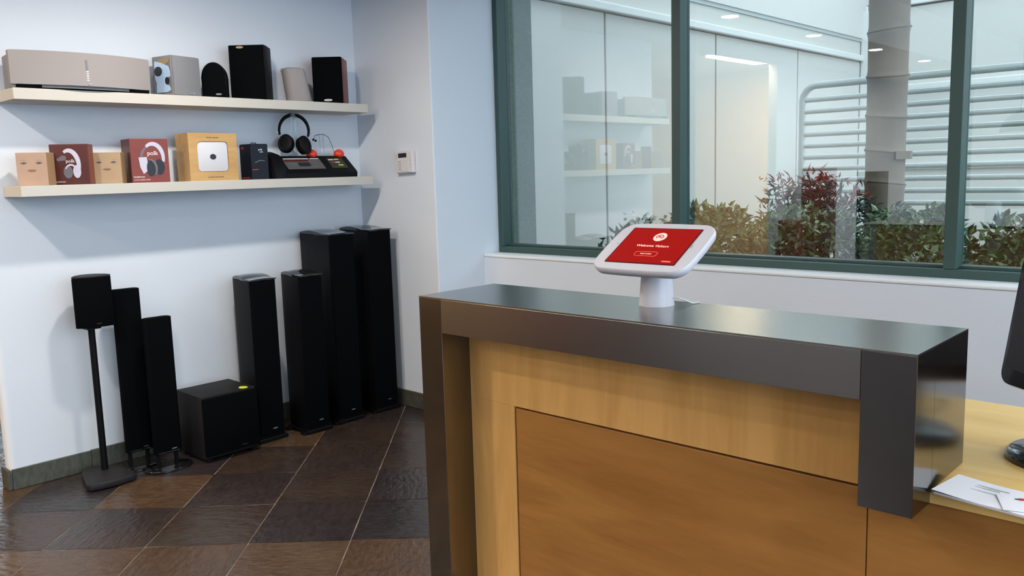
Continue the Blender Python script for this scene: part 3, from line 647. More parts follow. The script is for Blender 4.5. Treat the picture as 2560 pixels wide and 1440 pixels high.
# big red box
o = thing('headphone_box', 'largest red box printed with lilac over-ear headphones, left of bamboo box', 'box', (AX+0.165, 1.862, L1), (0, 0, R(-4)))
pbox('carton', (-0.06, 0.06, -0.092, 0.092, 0, 0.213), M['red_box'], o, bev=0.002)
pbox('side_print', (-0.057, 0.057, -0.0928, -0.0922, 0.003, 0.21), M['dark_red'], o)
decal(o, 'printed_headband', arc_band(0.015, 0.118, 0.050, 0.070, -14, 128, 0.017), M['print_white'], 0.0602)
decal(o, 'printed_inner_band', arc_band(0.013, 0.118, 0.054, 0.062, 122, 182, 0.010), M['print_grey'], 0.0600)
decal(o, 'printed_outer_cup', [(-.055, .122), (-.016, .124), (-.010, .060), (-.036, .042), (-.050, .075)], M['print_white'], 0.0610)
decal(o, 'printed_cushion', ellipse(0.021, 0.040, 0.002, 0.070), M['ink'], 0.0617)
decal(o, 'printed_yoke', arc_band(-0.004, 0.066, 0.032, 0.046, -40, 95, 0.008), M['print_grey'], 0.0624)
decal(o, 'printed_right_cup', ellipse(0.024, 0.038, 0.044, 0.075), M['ink'], 0.0610)
text_obj('lettering', 'polk', 0.030, M['text_white'], o, MX(0.0606, 0.014, 0.142))
text_obj('small_heading', 'headphones', 0.011, M['text_white'], o, MX(0.0605, -0.058, 0.028))
text_obj('small_print', 'on-ear wireless sound', 0.0085, M['text_white'], o, MX(0.0605, -0.045, 0.014))

# bamboo-look box with pale speaker window
o = thing('bamboo_box', 'square bamboo-coloured box with a rounded white panel and round black mark', 'box', (AX+0.165, 2.190, L1))
bm = NB()
outer = rrect(0.268, 0.244, 0.002, 1, 0, 0.122); inner = rrect(0.170, 0.156, 0.018, 4, -0.002, 0.124)
box(bm, -0.072, 0.055, -0.134, 0.134, 0, 0.244); part('carton', bm, M['bamboo'], o)
# front frame with a real opening
bm = NB(); N_ = 48
def samp(w, h, r, cx, cy, a):
    c_, s_ = math.cos(a), math.sin(a); k = 1/max(abs(c_)/(w/2), abs(s_)/(h/2)); x, y = c_*k, s_*k
    ax_, ay_ = w/2-r, h/2-r
    if abs(x) > ax_ and abs(y) > ay_ and r > 0:
        vx, vy = abs(x)-ax_, abs(y)-ay_; L_ = math.hypot(vx, vy); x = math.copysign(ax_+vx/L_*r, x); y = math.copysign(ay_+vy/L_*r, y)
    return (cx+x, cy+y)
angs = [2*PI*i/N_ for i in range(N_)] + [math.atan2(.244, .268), PI-math.atan2(.244, .268), PI+math.atan2(.244, .268), 2*PI-math.atan2(.244, .268)]
angs.sort(); fr, bk = [], []
for a in angs:
    p_, q_ = samp(0.268, 0.244, 0, 0, 0.122, a), samp(0.170, 0.156, 0.022, -0.002, 0.124, a)
    fr.append((bm.verts.new((0.067, *p_)), bm.verts.new((0.067, *q_)))); bk.append((bm.verts.new((0.055, *p_)), bm.verts.new((0.055, *q_))))
for i in range(len(angs)):
    j = (i+1) % len(angs)
    bm.faces.new((fr[i][0], fr[j][0], fr[j][1], fr[i][1])); bm.faces.new((fr[i][1], fr[j][1], bk[j][1], bk[i][1])); bm.faces.new((fr[i][0], fr[j][0], bk[j][0], bk[i][0]))
part('front_frame', bm, M['bamboo'], o)
bm = NB(); prism(bm, rrect(0.166, 0.152, 0.020, 4, -0.002, 0.124), 0.0555, 0.063, 'X', bev=0.002); wp = part('white_panel', bm, M['cream_grille'], o, smooth=30)
decal(o, 'round_mark', ellipse(0.017, 0.0145, -0.002, 0.123), M['ink'], 0.0632, 0.001)
text_obj('upper_lettering', 'wireless speaker', 0.011, M['bamboo_txt'], o, MX(0.0675, 0.0, 0.222))
text_obj('lower_lettering', 'portable sound system', 0.0095, M['bamboo_txt'], o, MX(0.0675, 0.005, 0.019))

# narrow black box
o = thing('product_box', 'narrow tall black and navy box with orange print, right of the bamboo box', 'box', (AX+0.165, 2.462, L1))
pbox('carton', (-0.062, 0.055, -0.052, 0.052, 0, 0.188), M['navy'], o, bev=0.002)
pbox('lid_rim', (-0.058, 0.051, -0.050, 0.050, 0.188, 0.191), M['satin_black'], o)
bm = NB(); tube(bm, [(0.0, -0.016, 0.190), (0.0, -0.013, 0.198), (0.0, 0.013, 0.198), (0.0, 0.016, 0.190)], 0.0025, 6); part('hang_loop', bm, M['satin_black'], o)
bm = NB(); prism(bm, [(-.04, .165), (-.012, .165), (-.015, .176), (-.04, .178)], -0.0525, -0.0532, 'Y'); part('orange_print', bm, M['orange'], o)
bm = NB(); prism(bm, [(-.05, .006), (.03, .006), (.03, .013), (-.05, .012)], -0.0525, -0.0532, 'Y'); part('orange_print', bm, M['orange'], o)
decal(o, 'orange_line', [(-.048, .050), (-.012, .052), (-.012, .056), (-.048, .054)], M['orange'], 0.0552)
text_obj('lettering', 'polk', 0.014, M['text_white'], o, MX(0.0555, 0.006, 0.160))
text_obj('lettering', 'audio', 0.010, M['text_white'], o, MX(0.0555, 0.012, 0.148))
decal(o, 'blue_swoosh', [(-.03, .088), (0, .100), (.03, .098), (.03, .101), (0, .104), (-.03, .092)], M['print_grey'], 0.0552)

# headphone demo station
o = thing('headphone_display', 'black wedge-shaped demo station with two red domes at the right end of lower shelf', 'display', (AX+0.125, 2.815, L1))
h0 = 0.282
bm = NB(); prism(bm, [(-0.10, 0.0), (0.115, 0.0), (0.118, 0.028), (0.105, 0.040), (0.005, 0.125), (-0.02, 0.128), (-0.10, 0.10)], -h0+0.075, h0-0.002, 'Y', bev=0.004); part('sloped_body', bm, M['satin_black'], o, smooth=30)
bm = NB()
loft(bm, [[(0.125*math.cos(a)*sc, y, max(0, 0.152*s2*math.sin(a))) for a in [PI*i/20 for i in range(21)]] for y, sc, s2 in ((-h0, .75, .8), (-h0+0.012, .92, .97), (-h0+0.045, .96, 1.0), (-h0+0.085, .9, .92))]); part('end_cheek', bm, M['satin_black'], o, smooth=50)
SLOPE = math.atan2(0.085, 0.10)
def on_slope(t_, y, lift=0.0):  # t from bottom (0) to top (1) of the sloped face
    return Vector((0.105-0.100*t_ + math.sin(SLOPE)*lift, y, 0.040+0.085*t_ + math.cos(SLOPE)*lift))
def slope_panel(name, y0, y1, t0, t1, m_, lift=0.0006, th=0.001):
    bm = NB(); vs = []
    for l_ in (lift, lift+th):
        for (a, b) in ((y0, t0), (y1, t0), (y1, t1), (y0, t1)): vs.append(bm.verts.new(on_slope(b, a, l_)))
    for f in ((0, 1, 2, 3), (7, 6, 5, 4), (0, 4, 5, 1), (1, 5, 6, 2), (2, 6, 7, 3), (3, 7, 4, 0)): bm.faces.new([vs[i] for i in f])
    return part(name, bm, m_, o)
lbl = slope_panel('label_panel', -0.175, 0.075, 0.12, 0.86, M['grille_panel'])
slope_panel('white_strip', -0.165, 0.0, 0.80, 0.84, M['text_white'], 0.0018, .0004); slope_panel('white_strip', 0.012, 0.07, 0.80, 0.84, M['text_white'], 0.0018, .0004)
slope_panel('red_strip', -0.165, -0.01, 0.62, 0.74, M['dark_red'], 0.0018, .0004)
slope_panel('dark_shape', -0.09, -0.01, 0.30, 0.55, M['ink'], 0.0018, .0004)
for y_, t_ in ((-0.12, .45), (0.01, .28), (0.045, .45), (0.02, .60)): slope_panel('printed_line', y_-.03, y_+.03, t_, t_+.04, M['print_grey'], 0.0018, .0004)
slope_panel('olive_label', 0.125, 0.235, 0.15, 0.85, M['olive'])
for y_, t_, m_ in ((0.15, .70, 'text_white'), (0.185, .52, 'text_white'), (0.195, .32, 'yellow'), (0.16, .52, 'orange'), (0.19, .72, 'yellow')): slope_panel('printed_word', y_-.017, y_+.017, t_, t_+.06, M[m_], 0.0018, .0004)
for y_ in (0.050, 0.242):
    bm = NB(); bmesh.ops.create_uvsphere(bm, u_segments=20, v_segments=12, radius=0.034)
    for v in bm.verts: v.co = Vector((v.co.x*.8-0.01, v.co.y+y_, v.co.z*.85+0.138))
    part('red_dome', bm, M['red_dome'], o, smooth=60)
pbox('clear_plinth', (-0.045, 0.005, 0.06, 0.20, 0.128, 0.142), M['acrylic'], o)
# headphones on clear stand
hs = thing('headphone_stand', 'clear acrylic stand carrying the black headphones behind the demo station', 'stand', (AX+0.110, 2.757, L1+0.1285))
pbox('foot', (-0.012, 0.012, -0.045, 0.045, 0, 0.006), M['acrylic'], hs, bev=0.002)
for s in (-1, 1): pbox('upright', (-0.004, 0.004, s*0.012-0.004, s*0.012+0.004, 0.006, 0.232), M['acrylic'], hs)
bm = NB(); prism(bm, [(0.03*math.cos(R(a)), 0.222+0.02*math.sin(R(a))) for a in range(0, 181, 20)], -0.02, 0.02, 'X'); part('cradle', bm, M['acrylic'], hs, smooth=40)
hp = thing('headphones', 'black over-ear headphones with silver hinges hanging on clear stand under the upper shelf', 'headphones', (AX+0.112, 2.757, L1+0.256), (0, 0, R(-25)))
bm = NB(); pa = [(0, 0.083*math.cos(R(a)), 0.015+0.090*math.sin(R(a))) for a in range(-22, 203, 9)]
rings = []
for i, p_ in enumerate(pa):
    a = R(-22+9*i); n_ = Vector((0, math.cos(a), math.sin(a))); w = .018; th = .0065 + .004*math.sin(PI*i/(len(pa)-1)); c_ = Vector(p_)
    rings.append([c_+Vector((w, 0, 0))*math.cos(2*PI*k/12) + n_*th*math.sin(2*PI*k/12) for k in range(12)])
loft(bm, rings); part('headband', bm, M['satin_black'], hp, smooth=60)
for s in (-1, 1):
    bm = NB(); tube(bm, [(0, s*0.070, 0.012), (0, s*0.098, 0.008)], 0.004, 8); part('hinge', bm, M['chrome'], hp, smooth=60)
    Mx = Matrix.Translation((0.010, s*0.050, -0.058 - 0.010*(s > 0))) @ Matrix.Rotation(R(s*-52), 4, 'Z') @ Matrix.Rotation(R(s*14), 4, 'X')
    bm = NB(); prism(bm, ellipse(0.045, 0.054, n=26), -0.008, 0.020, 'Y', bev=0.008)
    for v in bm.verts: v.co = Mx @ Vector((v.co.x, s*v.co.y, v.co.z))
    cup = part('ear_cup', bm, M['satin_black'], hp, smooth=50)
    bm = NB(); prism(bm, ellipse(0.043, 0.051, n=26), -0.026, -0.007, 'Y', bev=0.008)
    for v in bm.verts: v.co = Mx @ Vector((v.co.x, s*v.co.y, v.co.z))
    part('ear_cushion', bm, M['black'], hp, smooth=50)
    bm = NB(); tube(bm, [Mx @ Vector((.030*math.cos(a), s*.0215, .038*math.sin(a))) for a in [2*PI*i/20 for i in range(20)]], 0.0018, 6, closed=True); part('trim_ring', bm, M['charcoal'], cup, smooth=60)
# earphones on a small clear stand
es = thing('earphone_stand', 'small clear stand with a two-prong top on the demo station', 'stand', (AX+0.105, 2.945, L1+0.142))
for s in (-1, 1):
    bm = NB(); tube(bm, [(0, s*.012, 0), (0, s*.012, 0.10), (0, s*.020, 0.112), (0, s*.026, 0.106)], 0.003, 6); part('prong', bm, M['acrylic'], es, smooth=60)
ep = thing('earphones', 'black in-ear earphones with thin cable draped over the small clear stand', 'earphones', (AX+0.112, 2.94, L1+0.25))
bm = NB(); tube(bm, [(0, -.052, -.022), (0, -.042, -.004), (0, -.02, 0.002), (0, .02, 0.003), (0, .05, -.012), (0, .072, -.06), (0.005, .085, -.105)], 0.0016, 6); part('cable', bm, M['charcoal'], ep, smooth=60)
for y_, z_ in ((-.055, -.028), (-.040, -.034)):
    bm = NB(); bmesh.ops.create_uvsphere(bm, u_segments=12, v_segments=8, radius=0.007)
    for v in bm.verts: v.co += Vector((0, y_, z_))
    part('earbud', bm, M['satin_black'], ep, smooth=60)

# ------------------------------------------------------------------ keypad on the short wall
o = thing('alarm_keypad', 'off-white alarm keypad with dark display on the wall left of the window', 'keypad', ((-4.034-3.848)/2+0.008, BY, 1.508), (0, R(-1.5), 0))
pbox('housing', (-.078, .078, -0.028, -0.001, -.066, .066), M['keypad'], o, bev=0.006)
pbox('display', (-.046, .028, -0.0292, -0.0275, .026, .052), M['ink'], o)
pbox('door_flap', (-.058, .045, -0.031, -0.0275, -.058, .016), M['keypad'], o, bev=0.001)
for k in range(4):
    for j in range(2): pbox('key', (-.046+j*.014, -.036+j*.014, -0.0325, -0.0305, .000-.015*k, .007-.015*k), M['keys'], o)
for k in range(4): pbox('speaker_slot', (-.072, -.058, -0.0287, -0.0277, .040-.007*k, .0425-.007*k), M['keys'], o)
for z_ in (-.012, .012): pbox('side_key', (.052, .070, -0.0295, -0.0275, z_-.005, z_-.003), M['keys'], o)

# ------------------------------------------------------------------ floor speakers
def tower(label, x0, x1, y0, y1, H, seed):
    xc, yc = (x0+x1)/2, (y0+y1)/2; d, w = x1-x0, y1-y0
    o = thing('tower_speaker', label, 'speaker', (xc, yc, 0))
    pl = [(-d/2, -w/2*0.72), (-d/4, -w/2*0.93), (d/2-0.03, -w/2), (d/2-0.012, -w/2), (d/2-0.012, w/2), (d/2-0.03, w/2), (-d/4, w/2*0.93), (-d/2, w/2*0.72)]
    bm = NB(); prism(bm, pl, 0.022, H-0.018, bev=0.003); part('cabinet', bm, M['black_ash'], o, smooth=30)
    bm = NB(); gr = [(d/2-0.012, -w/2+.002), (d/2+0.001, -w/2+.008), (d/2+0.004, 0), (d/2+0.001, w/2-.008), (d/2-0.012, w/2-.002)]
    prism(bm, gr, 0.045, H-0.02, bev=0.001); part('grille', bm, M['black'], o, smooth=35)
    # gloss top cap, gently waved from back to front
    bm = NB(); n = 14; V = {}
    for i in range(n+1):
        t_ = i/n; x = -d/2 + d*t_ + 0.003*(t_ > .99); hw = (w/2)*(0.72+0.28*min(1, t_*1.6)); zz = H - 0.014 + 0.016*math.sin(PI*min(1, t_*1.25+.05)) - 0.006*max(0, t_-.75)
        for j in range(5):
            s = -1+j*.5; V[i, j, 1] = bm.verts.new((x, hw*s, zz + 0.004*(1-s*s))); V[i, j, 0] = bm.verts.new((x, hw*s, H-0.022))
    for i in range(n):
        for j in range(4):
            bm.faces.new((V[i, j, 1], V[i+1, j, 1], V[i+1, j+1, 1], V[i, j+1, 1])); bm.faces.new((V[i, j, 0], V[i, j+1, 0], V[i+1, j+1, 0], V[i+1, j, 0]))
        for j in (0, 4): bm.faces.new((V[i, j, 0], V[i+1, j, 0], V[i+1, j, 1], V[i, j, 1]))
    for i in (0, n):
        for j in range(4): bm.faces.new((V[i, j, 0], V[i, j+1, 0], V[i, j+1, 1], V[i, j, 1]))
    part('top_cap', bm, M['gloss_black'], o, smooth=50, label='glossy black waved top')
    pbox('plinth', (-d/2+.01, d/2+0.004, -w/2-0.006, w/2+0.006, 0.004, 0.024), M['satin_black'], o, bev=0.004)
    for sx in (-1, 1):
        for sy in (-1, 1):
            bm = NB(); prism(bm, rrect(0.05, 0.03, 0.012, 3, sx*(d/2-.03), sy*(w/2+0.008)), 0, 0.014, bev=0.002); part('foot', bm, M['satin_black'], o, smooth=40)
    bm = NB(); prism(bm, ellipse(0.015, 0.0035, 0.012, 0.072), d/2+0.003, d/2+0.0055, 'X'); part('badge', bm, M['silver'], o, label='tiny silver badge')
tower('shorter black tower speaker right beside the subwoofer', -4.285, -4.065, 2.285, 2.442, 0.915, 1)
tower('shorter black tower speaker, second from the subwoofer', -4.215, -4.000, 2.545, 2.695, 0.915, 2)
tower('tall black tower speaker, left of the two tallest', -4.36, -4.025, 2.775, 2.945, 1.125, 3)
tower('tall black tower speaker nearest the wall corner', -4.36, -4.035, 3.060, 3.225, 1.13, 4)

# subwoofer
o = thing('subwoofer', 'black cube subwoofer with a yellow sticker on its top', 'subwoofer', (-4.138, 2.088, 0))
bm = NB(); box(bm, -.148, .128, -.152, .152, 0.016, 0.344, bev=0.004); part('cabinet', bm, M['sub_vinyl'], o, smooth=30)
bm = NB(); box(bm, .127, .152, -.150, .150, 0.035, 0.336, bev=0.007); part('grille', bm, M['black'], o, smooth=30)
for sx in (-1, 1):
    for sy in (-1, 1):
        bm = NB(); lathe(bm, [(0.016, 0), (0.018, 0.018)], sx*.118, sy*.125, 14); part('foot', bm, M['satin_black'], o, smooth=40)
bm = NB(); prism(bm, ellipse(0.027, 0.022, 0.105, 0.098), 0.3442, 0.3452); part('sticker', bm, M['yellow'], o, label='round yellow sticker')
bm = NB(); prism(bm, ellipse(0.016, 0.003, 0.06, 0.055), .1515, .1535, 'X'); part('badge', bm, M['charcoal'], o)

# speaker stand + satellite on top
o = thing('speaker_stand', 'thin black pole stand on a heavy rounded trapezoid base, leftmost on the floor', 'stand', (-4.20, 1.51, 0))
foot = [(-.128, .000), (-.135, -.045), (-.118, -.062), (-.05, -.085), (.06, -.112), (.115, -.128), (.145, -.118), (.158, -.07), (.162, 0.0), (.155, .075), (.140, .100), (.11, .098), (.0, .085), (-.07, .075), (-.118, .055)]
bm = NB(); prism(bm, foot, 0.004, 0.036, bev=0.008); part('base', bm, M['charcoal'], o, smooth=40)
bm = NB(); lathe(bm, [(0.016, 0.03), (0.0155, 0.75)], -0.035, 0.018, 16); part('pole', bm, M['satin_black'], o, smooth=50)
bm = NB(); box(bm, -.07, .005, -.015, .05, 0.742, 0.752); part('mounting_plate', bm, M['satin_black'], o)
o = thing('satellite_speaker', 'small black speaker with curved back mounted on the pole stand', 'speaker', (-4.235, 1.545, 0.752), (0, 0, R(-12)))
def dshape(k=1.0):
    return [(0.045*k, -0.082*k), (0.058*k, -0.05*k), (0.062*k, 0), (0.058*k, 0.05*k), (0.045*k, 0.082*k), (0.03*k, 0.085*k), (-0.02*k, 0.068*k), (-0.055*k, 0.035*k), (-0.062*k, 0), (-0.055*k, -0.035*k), (-0.02*k, -0.068*k), (0.03*k, -0.085*k)]
bm = NB(); prism(bm, dshape(), 0, 0.238, bev=0.003); part('body', bm, M['black'], o, smooth=45)
bm = NB(); prism(bm, dshape(1.0), 0.2382, 0.247, bev=0.003); part('top_cap', bm, M['charcoal'], o, smooth=45)
bm = NB(); prism(bm, ellipse(0.012, 0.003, 0.012, 0.018), .061, .0638, 'X'); part('badge', bm, M['charcoal'], o)

# two slim column speakers on oval glass feet
def column_speaker(label, x, y, w, z0, z1, az):
    o = thing('column_speaker', label, 'speaker', (x, y, 0), (0, 0, R(az)))
    bm = NB(); prism(bm, [(-.035, -w*.36), (-.02, -w*.48), (.010, -w/2), (.018, -w*.42), (.016, 0), (.018, w*.42), (.010, w/2), (-.02, w*.48), (-.035, w*.36)], z0, z1, bev=0.002); part('cabinet', bm, M['black'], o, smooth=35)
    pbox('trim_strip', (.0165, .0185, -w*.40, w*.40, z0+.004, z0+.010), M['gloss_black'], o)
    for s in (-1, 1): pbox('support', (-.022, -.006, s*w*.34-.009, s*w*.34+.009, .010, z0+.02), M['satin_black'], o, bev=0.003)
    bm = NB(); prism(bm, ellipse(0.085, 0.118, 0, 0, 36), 0.002, 0.011, bev=0.003); part('foot', bm, M['gloss_black'], o, smooth=50, label='oval gloss black foot')
    for s in (-1, 1):
        bm = NB(); lathe(bm, [(0.008, 0), (0.008, 0.004)], s*.05, 0, 10); part('glide', bm, M['satin_black'], o)
    bm = NB(); prism(bm, ellipse(0.014, 0.0025, 0.028, z0+.02), .0165, .0195, 'X'); part('badge', bm, M['silver'], o)
column_speaker('slim black column speaker on an oval foot, the taller, behind the shorter one', -4.24, 1.705, 0.128, 0.085, 0.912, -4)
column_speaker('slim black column speaker on an oval foot, the shorter, beside the subwoofer', -4.105, 1.79, 0.135, 0.08, 0.77, -2)

# ------------------------------------------------------------------ reception desk
DX0, DX1, DF, DB, DT, DBOT = -2.131, -0.562, 1.808, 2.163, 1.0306, 0.676
o = thing('reception_desk', 'maple reception desk with brushed steel frame around its raised counter', 'desk', ((DX0+DX1)/2, DF, 0))
X0, X1_ = DX0-o.location.x, DX1-o.location.x; D_ = DB-DF; g = 0.0008
th = 0.115
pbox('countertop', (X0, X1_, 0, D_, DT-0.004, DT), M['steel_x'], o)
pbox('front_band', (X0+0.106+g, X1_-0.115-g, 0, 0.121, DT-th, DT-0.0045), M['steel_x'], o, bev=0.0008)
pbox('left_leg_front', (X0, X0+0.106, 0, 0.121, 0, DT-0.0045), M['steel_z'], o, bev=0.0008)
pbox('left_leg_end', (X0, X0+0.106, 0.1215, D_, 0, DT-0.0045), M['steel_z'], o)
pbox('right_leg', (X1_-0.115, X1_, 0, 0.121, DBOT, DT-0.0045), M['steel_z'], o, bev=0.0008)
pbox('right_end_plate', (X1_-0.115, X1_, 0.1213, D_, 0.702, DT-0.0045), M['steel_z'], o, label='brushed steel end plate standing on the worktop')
PZ = 0.121
# maple front: field frame around an inset panel with a groove, panel runs on past the right leg
GX0, GX1, GZ = -1.818-o.location.x, -0.700-o.location.x, 0.672
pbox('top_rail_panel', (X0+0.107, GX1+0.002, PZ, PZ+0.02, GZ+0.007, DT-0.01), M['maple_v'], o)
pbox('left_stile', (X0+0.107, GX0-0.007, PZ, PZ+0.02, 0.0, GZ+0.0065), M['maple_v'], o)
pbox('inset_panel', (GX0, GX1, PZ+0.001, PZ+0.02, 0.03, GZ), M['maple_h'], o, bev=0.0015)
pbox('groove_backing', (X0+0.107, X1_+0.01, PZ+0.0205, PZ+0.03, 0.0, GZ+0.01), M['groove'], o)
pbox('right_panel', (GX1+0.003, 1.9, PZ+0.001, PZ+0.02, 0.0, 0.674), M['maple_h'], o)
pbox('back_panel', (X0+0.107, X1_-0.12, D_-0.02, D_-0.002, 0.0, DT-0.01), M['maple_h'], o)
pbox('plinth', (X0+0.11, 1.9, PZ+0.031, PZ+0.05, 0.0, 0.08), M['charcoal'], o)
# worktop
w = thing('worktop', 'wide light maple worktop behind the raised counter', 'worktop', (DX1, DF, 0))
pbox('slab', (-0.16, 1.93, PZ-0.0002+0.0, 0.968, 0.675, 0.700), M['maple_top'], w, bev=0.0012)
pbox('edge_band', (0.0, 1.93, PZ-0.006, PZ-0.0005, 0.676, 0.699), M['maple_top'], w)
pbox('end_support', (1.90, 1.93, PZ+.06, 0.95, 0.0, 0.6745), M['maple_v'], w)

# kiosk
KS = 1.15; kc = Vector((-1.186*KS, 1.78*KS, CAM_H + (1.232-CAM_H)*KS)); tilt = R(-60.9)
kx, ky = -1.372, 2.072
o = thing('tablet_kiosk', 'white tablet kiosk with red welcome screen standing on the steel counter', 'kiosk', (kx, ky, DT))
RM = Matrix.Rotation(tilt, 4, 'X'); LC = kc - Vector((kx, ky, DT))
KM = Matrix.Translation(LC) @ RM           # local: x right, z up the tablet, -y out of the screen
def kpart(name, bm, m_, parent=o, smooth=None, **k):
    for v in bm.verts: v.co = KM @ v.co
    return part(name, bm, m_, parent, smooth=smooth, **k)
bm = NB(); NN = 72
def kring(w_, h_, r_, y_, bl): return [(x, y_, z) for x, z in rrect(w_, h_, r_, 6, 0, -0.002, bl)]
loft(bm, [kring(.285, .205, .034, 0.030, .03), kring(.302, .222, .038, 0.022, .035), kring(.312, .232, .042, 0.010, .04), kring(.312, .232, .042, 0.0, .04), kring(.308, .228, .040, -0.003, .04)]); kpart('enclosure', bm, M['kiosk'], smooth=50)
bm = NB(); prism(bm, rrect(.236, .180, .003, 2), -0.0045, -0.0031, 'Y'); kpart('glass_edge', bm, M['bezel'])
bm = NB(); prism(bm, rrect(.228, .172, .001, 1), -0.0056, -0.0046, 'Y'); scr = kpart('screen', bm, M['screen_red'], label='glowing red screen reading Welcome Visitors')
TXM = lambda x, z: KM @ Matrix.Translation((x, -0.0060, z)) @ Matrix.Rotation(PI/2, 4, 'X')
bm = NB(); prism(bm, ellipse(0.021, 0.021, 0.0, 0.042), -0.0064, -0.0057, 'Y'); kpart('screen_logo', bm, M['screen_pink'], scr)
bm = NB(); tube(bm, [(0.010*math.cos(R(a))*1.15, -0.0066, 0.042+0.009*math.sin(R(a))) for a in range(-60, 250, 15)], 0.0013, 5); kpart('screen_logo_mark', bm, M['screen_red'], scr)
bm = NB(); prism(bm, rrect(.010, .005, .0015, 2, -.001, .042), -0.0072, -0.0065, 'Y'); kpart('screen_logo_mark', bm, M['screen_red'], scr)
text_obj('screen_heading', 'Welcome Visitors', 0.0150, M['screen_pink'], scr, TXM(0.0, -0.004))
bm = NB(); tube(bm, [(x, -0.0060, z) for x, z in rrect(.075, .021, .0075, 4, 0, -.044)], 0.0005, 5, closed=True); kpart('screen_button_outline', bm, M['screen_line'], scr)
text_obj('screen_button_text', 'PRESS TO BEGIN', 0.0052, M['screen_pink'], scr, TXM(0.0, -0.044))
bm = NB(); prism(bm, rrect(.030, .005, .002, 2, .085, -.076), -0.0062, -0.0057, 'Y'); kpart('screen_mark', bm, M['screen_line'], scr)
bm = NB(); prism(bm, rrect(.004, .014, .0018, 3, .124, 0.004), -0.0045, -0.0032, 'Y'); kpart('button_slot', bm, M['keys'])
bm = NB(); prism(bm, ellipse(.002, .002, -.128, .004), -0.0045, -0.0032, 'Y'); kpart('camera_hole', bm, M['keys'])
bm = NB(); top = kc.z - DT
lathe(bm, [(0.052, 0.0), (0.0515, 0.004), (0.047, 0.06), (0.043, 0.105), (0.041, top-0.028)], 0, 0, 40); part('pedestal', bm, M['kiosk'], o, smooth=50)
bm = NB(); tube(bm, [(0.046, 0.01, 0.022), (0.062, 0.013, 0.024), (0.074, 0.025, 0.018), (0.082, 0.06, 0.004), (0.09, 0.088, 0.003)], 0.0022, 6)
tag(part('charging_cable', bm, M['white_gloss'], None, loc=(kx, ky, DT), smooth=60), 'short white cable behind the kiosk pedestal on the counter', 'cable')

# monitor at the right edge
mo = thing('computer_monitor', 'black computer monitor cut by the right edge of the picture', 'monitor', (-0.385, 2.315, 0.70), (0, 0, R(-40)))
bm = NB(); lathe(bm, [(0.118, 0.0), (0.120, 0.006), (0.118, 0.018), (0.108, 0.026)], 0, 0, 44); part('base', bm, M['gloss_black'], mo, smooth=45)
bm = NB(); tube(bm, [(0.0, 0.0, 0.024), (0.0, 0.0, 0.17)], 0.03, 14); part('neck', bm, M['satin_black'], mo, smooth=50)
bm = NB(); tube(bm, [(-.10, .06, .075), (-.108, .03, .085), (-.09, .0, .08), (-.05, -.01, .06)], 0.005, 8); part('cable', bm, M['satin_black'], mo, smooth=50)
MXO = 0.013
TILT = Matrix.Translation((0, 0, 0.15)) @ Matrix.Rotation(R(-9), 4, 'X')
bm = NB(); loft(bm, [[(x, y_, z) for x, z in rrect(w_, h_, r_, 5, MXO, 0.165)] for w_, h_, r_, y_ in ((.43, .335, .03, -.020), (.44, .345, .035, -.008), (.44, .345, .035, 0.012), (.36, .27, .06, 0.050), (.25, .18, .05, 0.062))])
for v in bm.verts: v.co = TILT @ v.co
part('housing', bm, M['gloss_black'], mo, smooth=50)
bm = NB(); prism(bm, rrect(.405, .28, .002, 1, MXO, .178), -.0225, -.0203, 'Y')
for v in bm.verts: v.co = TILT @ v.co
part('screen', bm, M['ink'], mo)

# papers on the worktop
def sheet(label, cx, cy, w_, h_, z, az, curl, prints, m_='paper'):
    o = thing('paper_sheet', label, 'paper', (cx, cy, z), (0, 0, R(az))); bm = NB(); n = 12; V = []
    for k in range(n+1):
        x = -w_/2 + w_*k/n; zz = curl*max(0, 1-(k/n)*3.0)**2 + 0.0004*math.sin(k*1.3)
        V.append([bm.verts.new((x, y, zz+e)) for e in (0, .0006) for y in (-h_/2, h_/2)])
    for a, b in zip(V, V[1:]):
        bm.faces.new((a[0], b[0], b[1], a[1])); bm.faces.new((a[2], a[3], b[3], b[2])); bm.faces.new((a[0], a[2], b[2], b[0])); bm.faces.new((a[1], b[1], b[3], a[3]))
    bm.faces.new((V[0][0], V[0][1], V[0][3], V[0][2])); bm.faces.new((V[-1][0], V[-1][2], V[-1][3], V[-1][1]))
    part('sheet', bm, M[m_], o, smooth=40)
    for (a, b, c_, d_, mm) in prints: pbox('printed_line', (a, b, c_, d_, .0013, .0017), M[mm], o)
sheet('stack of white printed sheets on the worktop beside the steel end plate', -0.40, 1.962, .30, .135, .7062, -8, 0.004, [(-.10, -.03, .035, .040, 'paper_grey'), (-.10, -.045, .024, .028, 'paper_grey'), (-.10, .02, .004, .007, 'paper_grey')])
o = thing('paper_stack', 'low pile of paper under the top white sheet on the worktop', 'paper', (-0.40, 1.962, .7005), (0, 0, R(-8)))
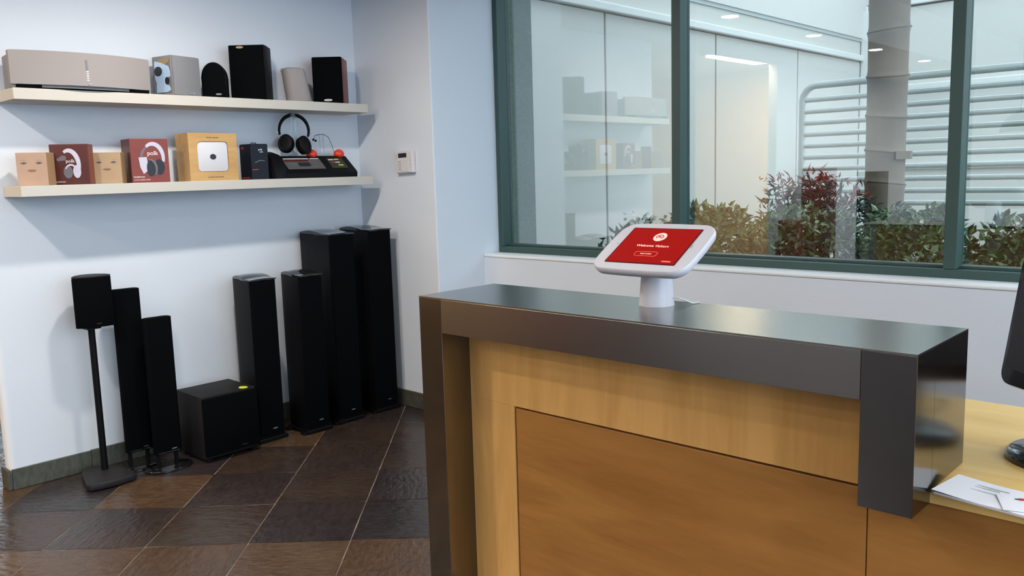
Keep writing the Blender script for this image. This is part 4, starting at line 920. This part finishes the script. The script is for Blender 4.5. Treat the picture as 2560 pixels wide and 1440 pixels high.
for k in range(4): pbox('sheet', (-.148+.001*k, .148+.001*k, -.066-.0008*k, .066-.0006*k, .0002+.0012*k, .0011+.0012*k), M['paper'], o)
sheet('smaller angled white slip with a red mark on the papers', -0.372, 1.955, .12, .09, .7088, 22, 0.0, [(-.02, .05, .018, .030, 'paper_red'), (-.028, -.02, .022, .026, 'ink')])

# ------------------------------------------------------------------ seen only as reflections in the window
pd = thing('pendant_lamp', 'grey dome pendant lamp with a glowing underside behind the viewer', 'light', (-1.93, -1.0, 1.66))
bm = NB(); loft(bm, [[(r*math.cos(2*PI*i/32), r*math.sin(2*PI*i/32), z) for i in range(32)] for r, z in ((.165, 0), (.16, .03), (.13, .10), (.08, .155), (.03, .18), (.028, .178), (.075, .15), (.125, .097), (.155, .03), (.160, 0))], False); part('shade', bm, M['charcoal'], pd, smooth=60)
bm = NB(); lathe(bm, [(.145, .010), (.145, .016)], n=28); part('diffuser', bm, M['lamp'], pd)
bm = NB(); tube(bm, [(0, 0, .17), (0, 0, CEIL_Z-1.66)], .004, 6); part('cord', bm, M['satin_black'], pd)
def cabinet(name, label, x, y, w_, d_, h_, mc, mf, cat):
    o = thing(name, label, cat, (x, y, 0)); pbox('body', (-w_/2, w_/2, -d_/2, d_/2, .02, h_), M[mc], o, bev=.004)
    pbox('front', (-w_/2+.008, w_/2-.008, d_/2, d_/2+.012, .03, h_-.01), M[mf], o, bev=.003); pbox('plinth', (-w_/2+.01, w_/2-.01, -d_/2+.01, d_/2-.01, 0, .02), M['satin_black'], o)
cabinet('tower_speaker', 'tall black floor speaker behind the viewer, mirrored in the window before the palm', -3.40, -1.5, .22, .3, 1.33, 'black_ash', 'black', 'speaker')
cabinet('tower_speaker', 'cherry veneered floor speaker behind the viewer, wider of two', -4.05, -1.65, .28, .3, 1.38, 'cherry', 'cherry', 'speaker')
cabinet('tower_speaker', 'low cherry veneered floor speaker behind the viewer', -4.16, -1.2, .20, .25, .82, 'cherry', 'cherry', 'speaker')
print('tiles', n_t)
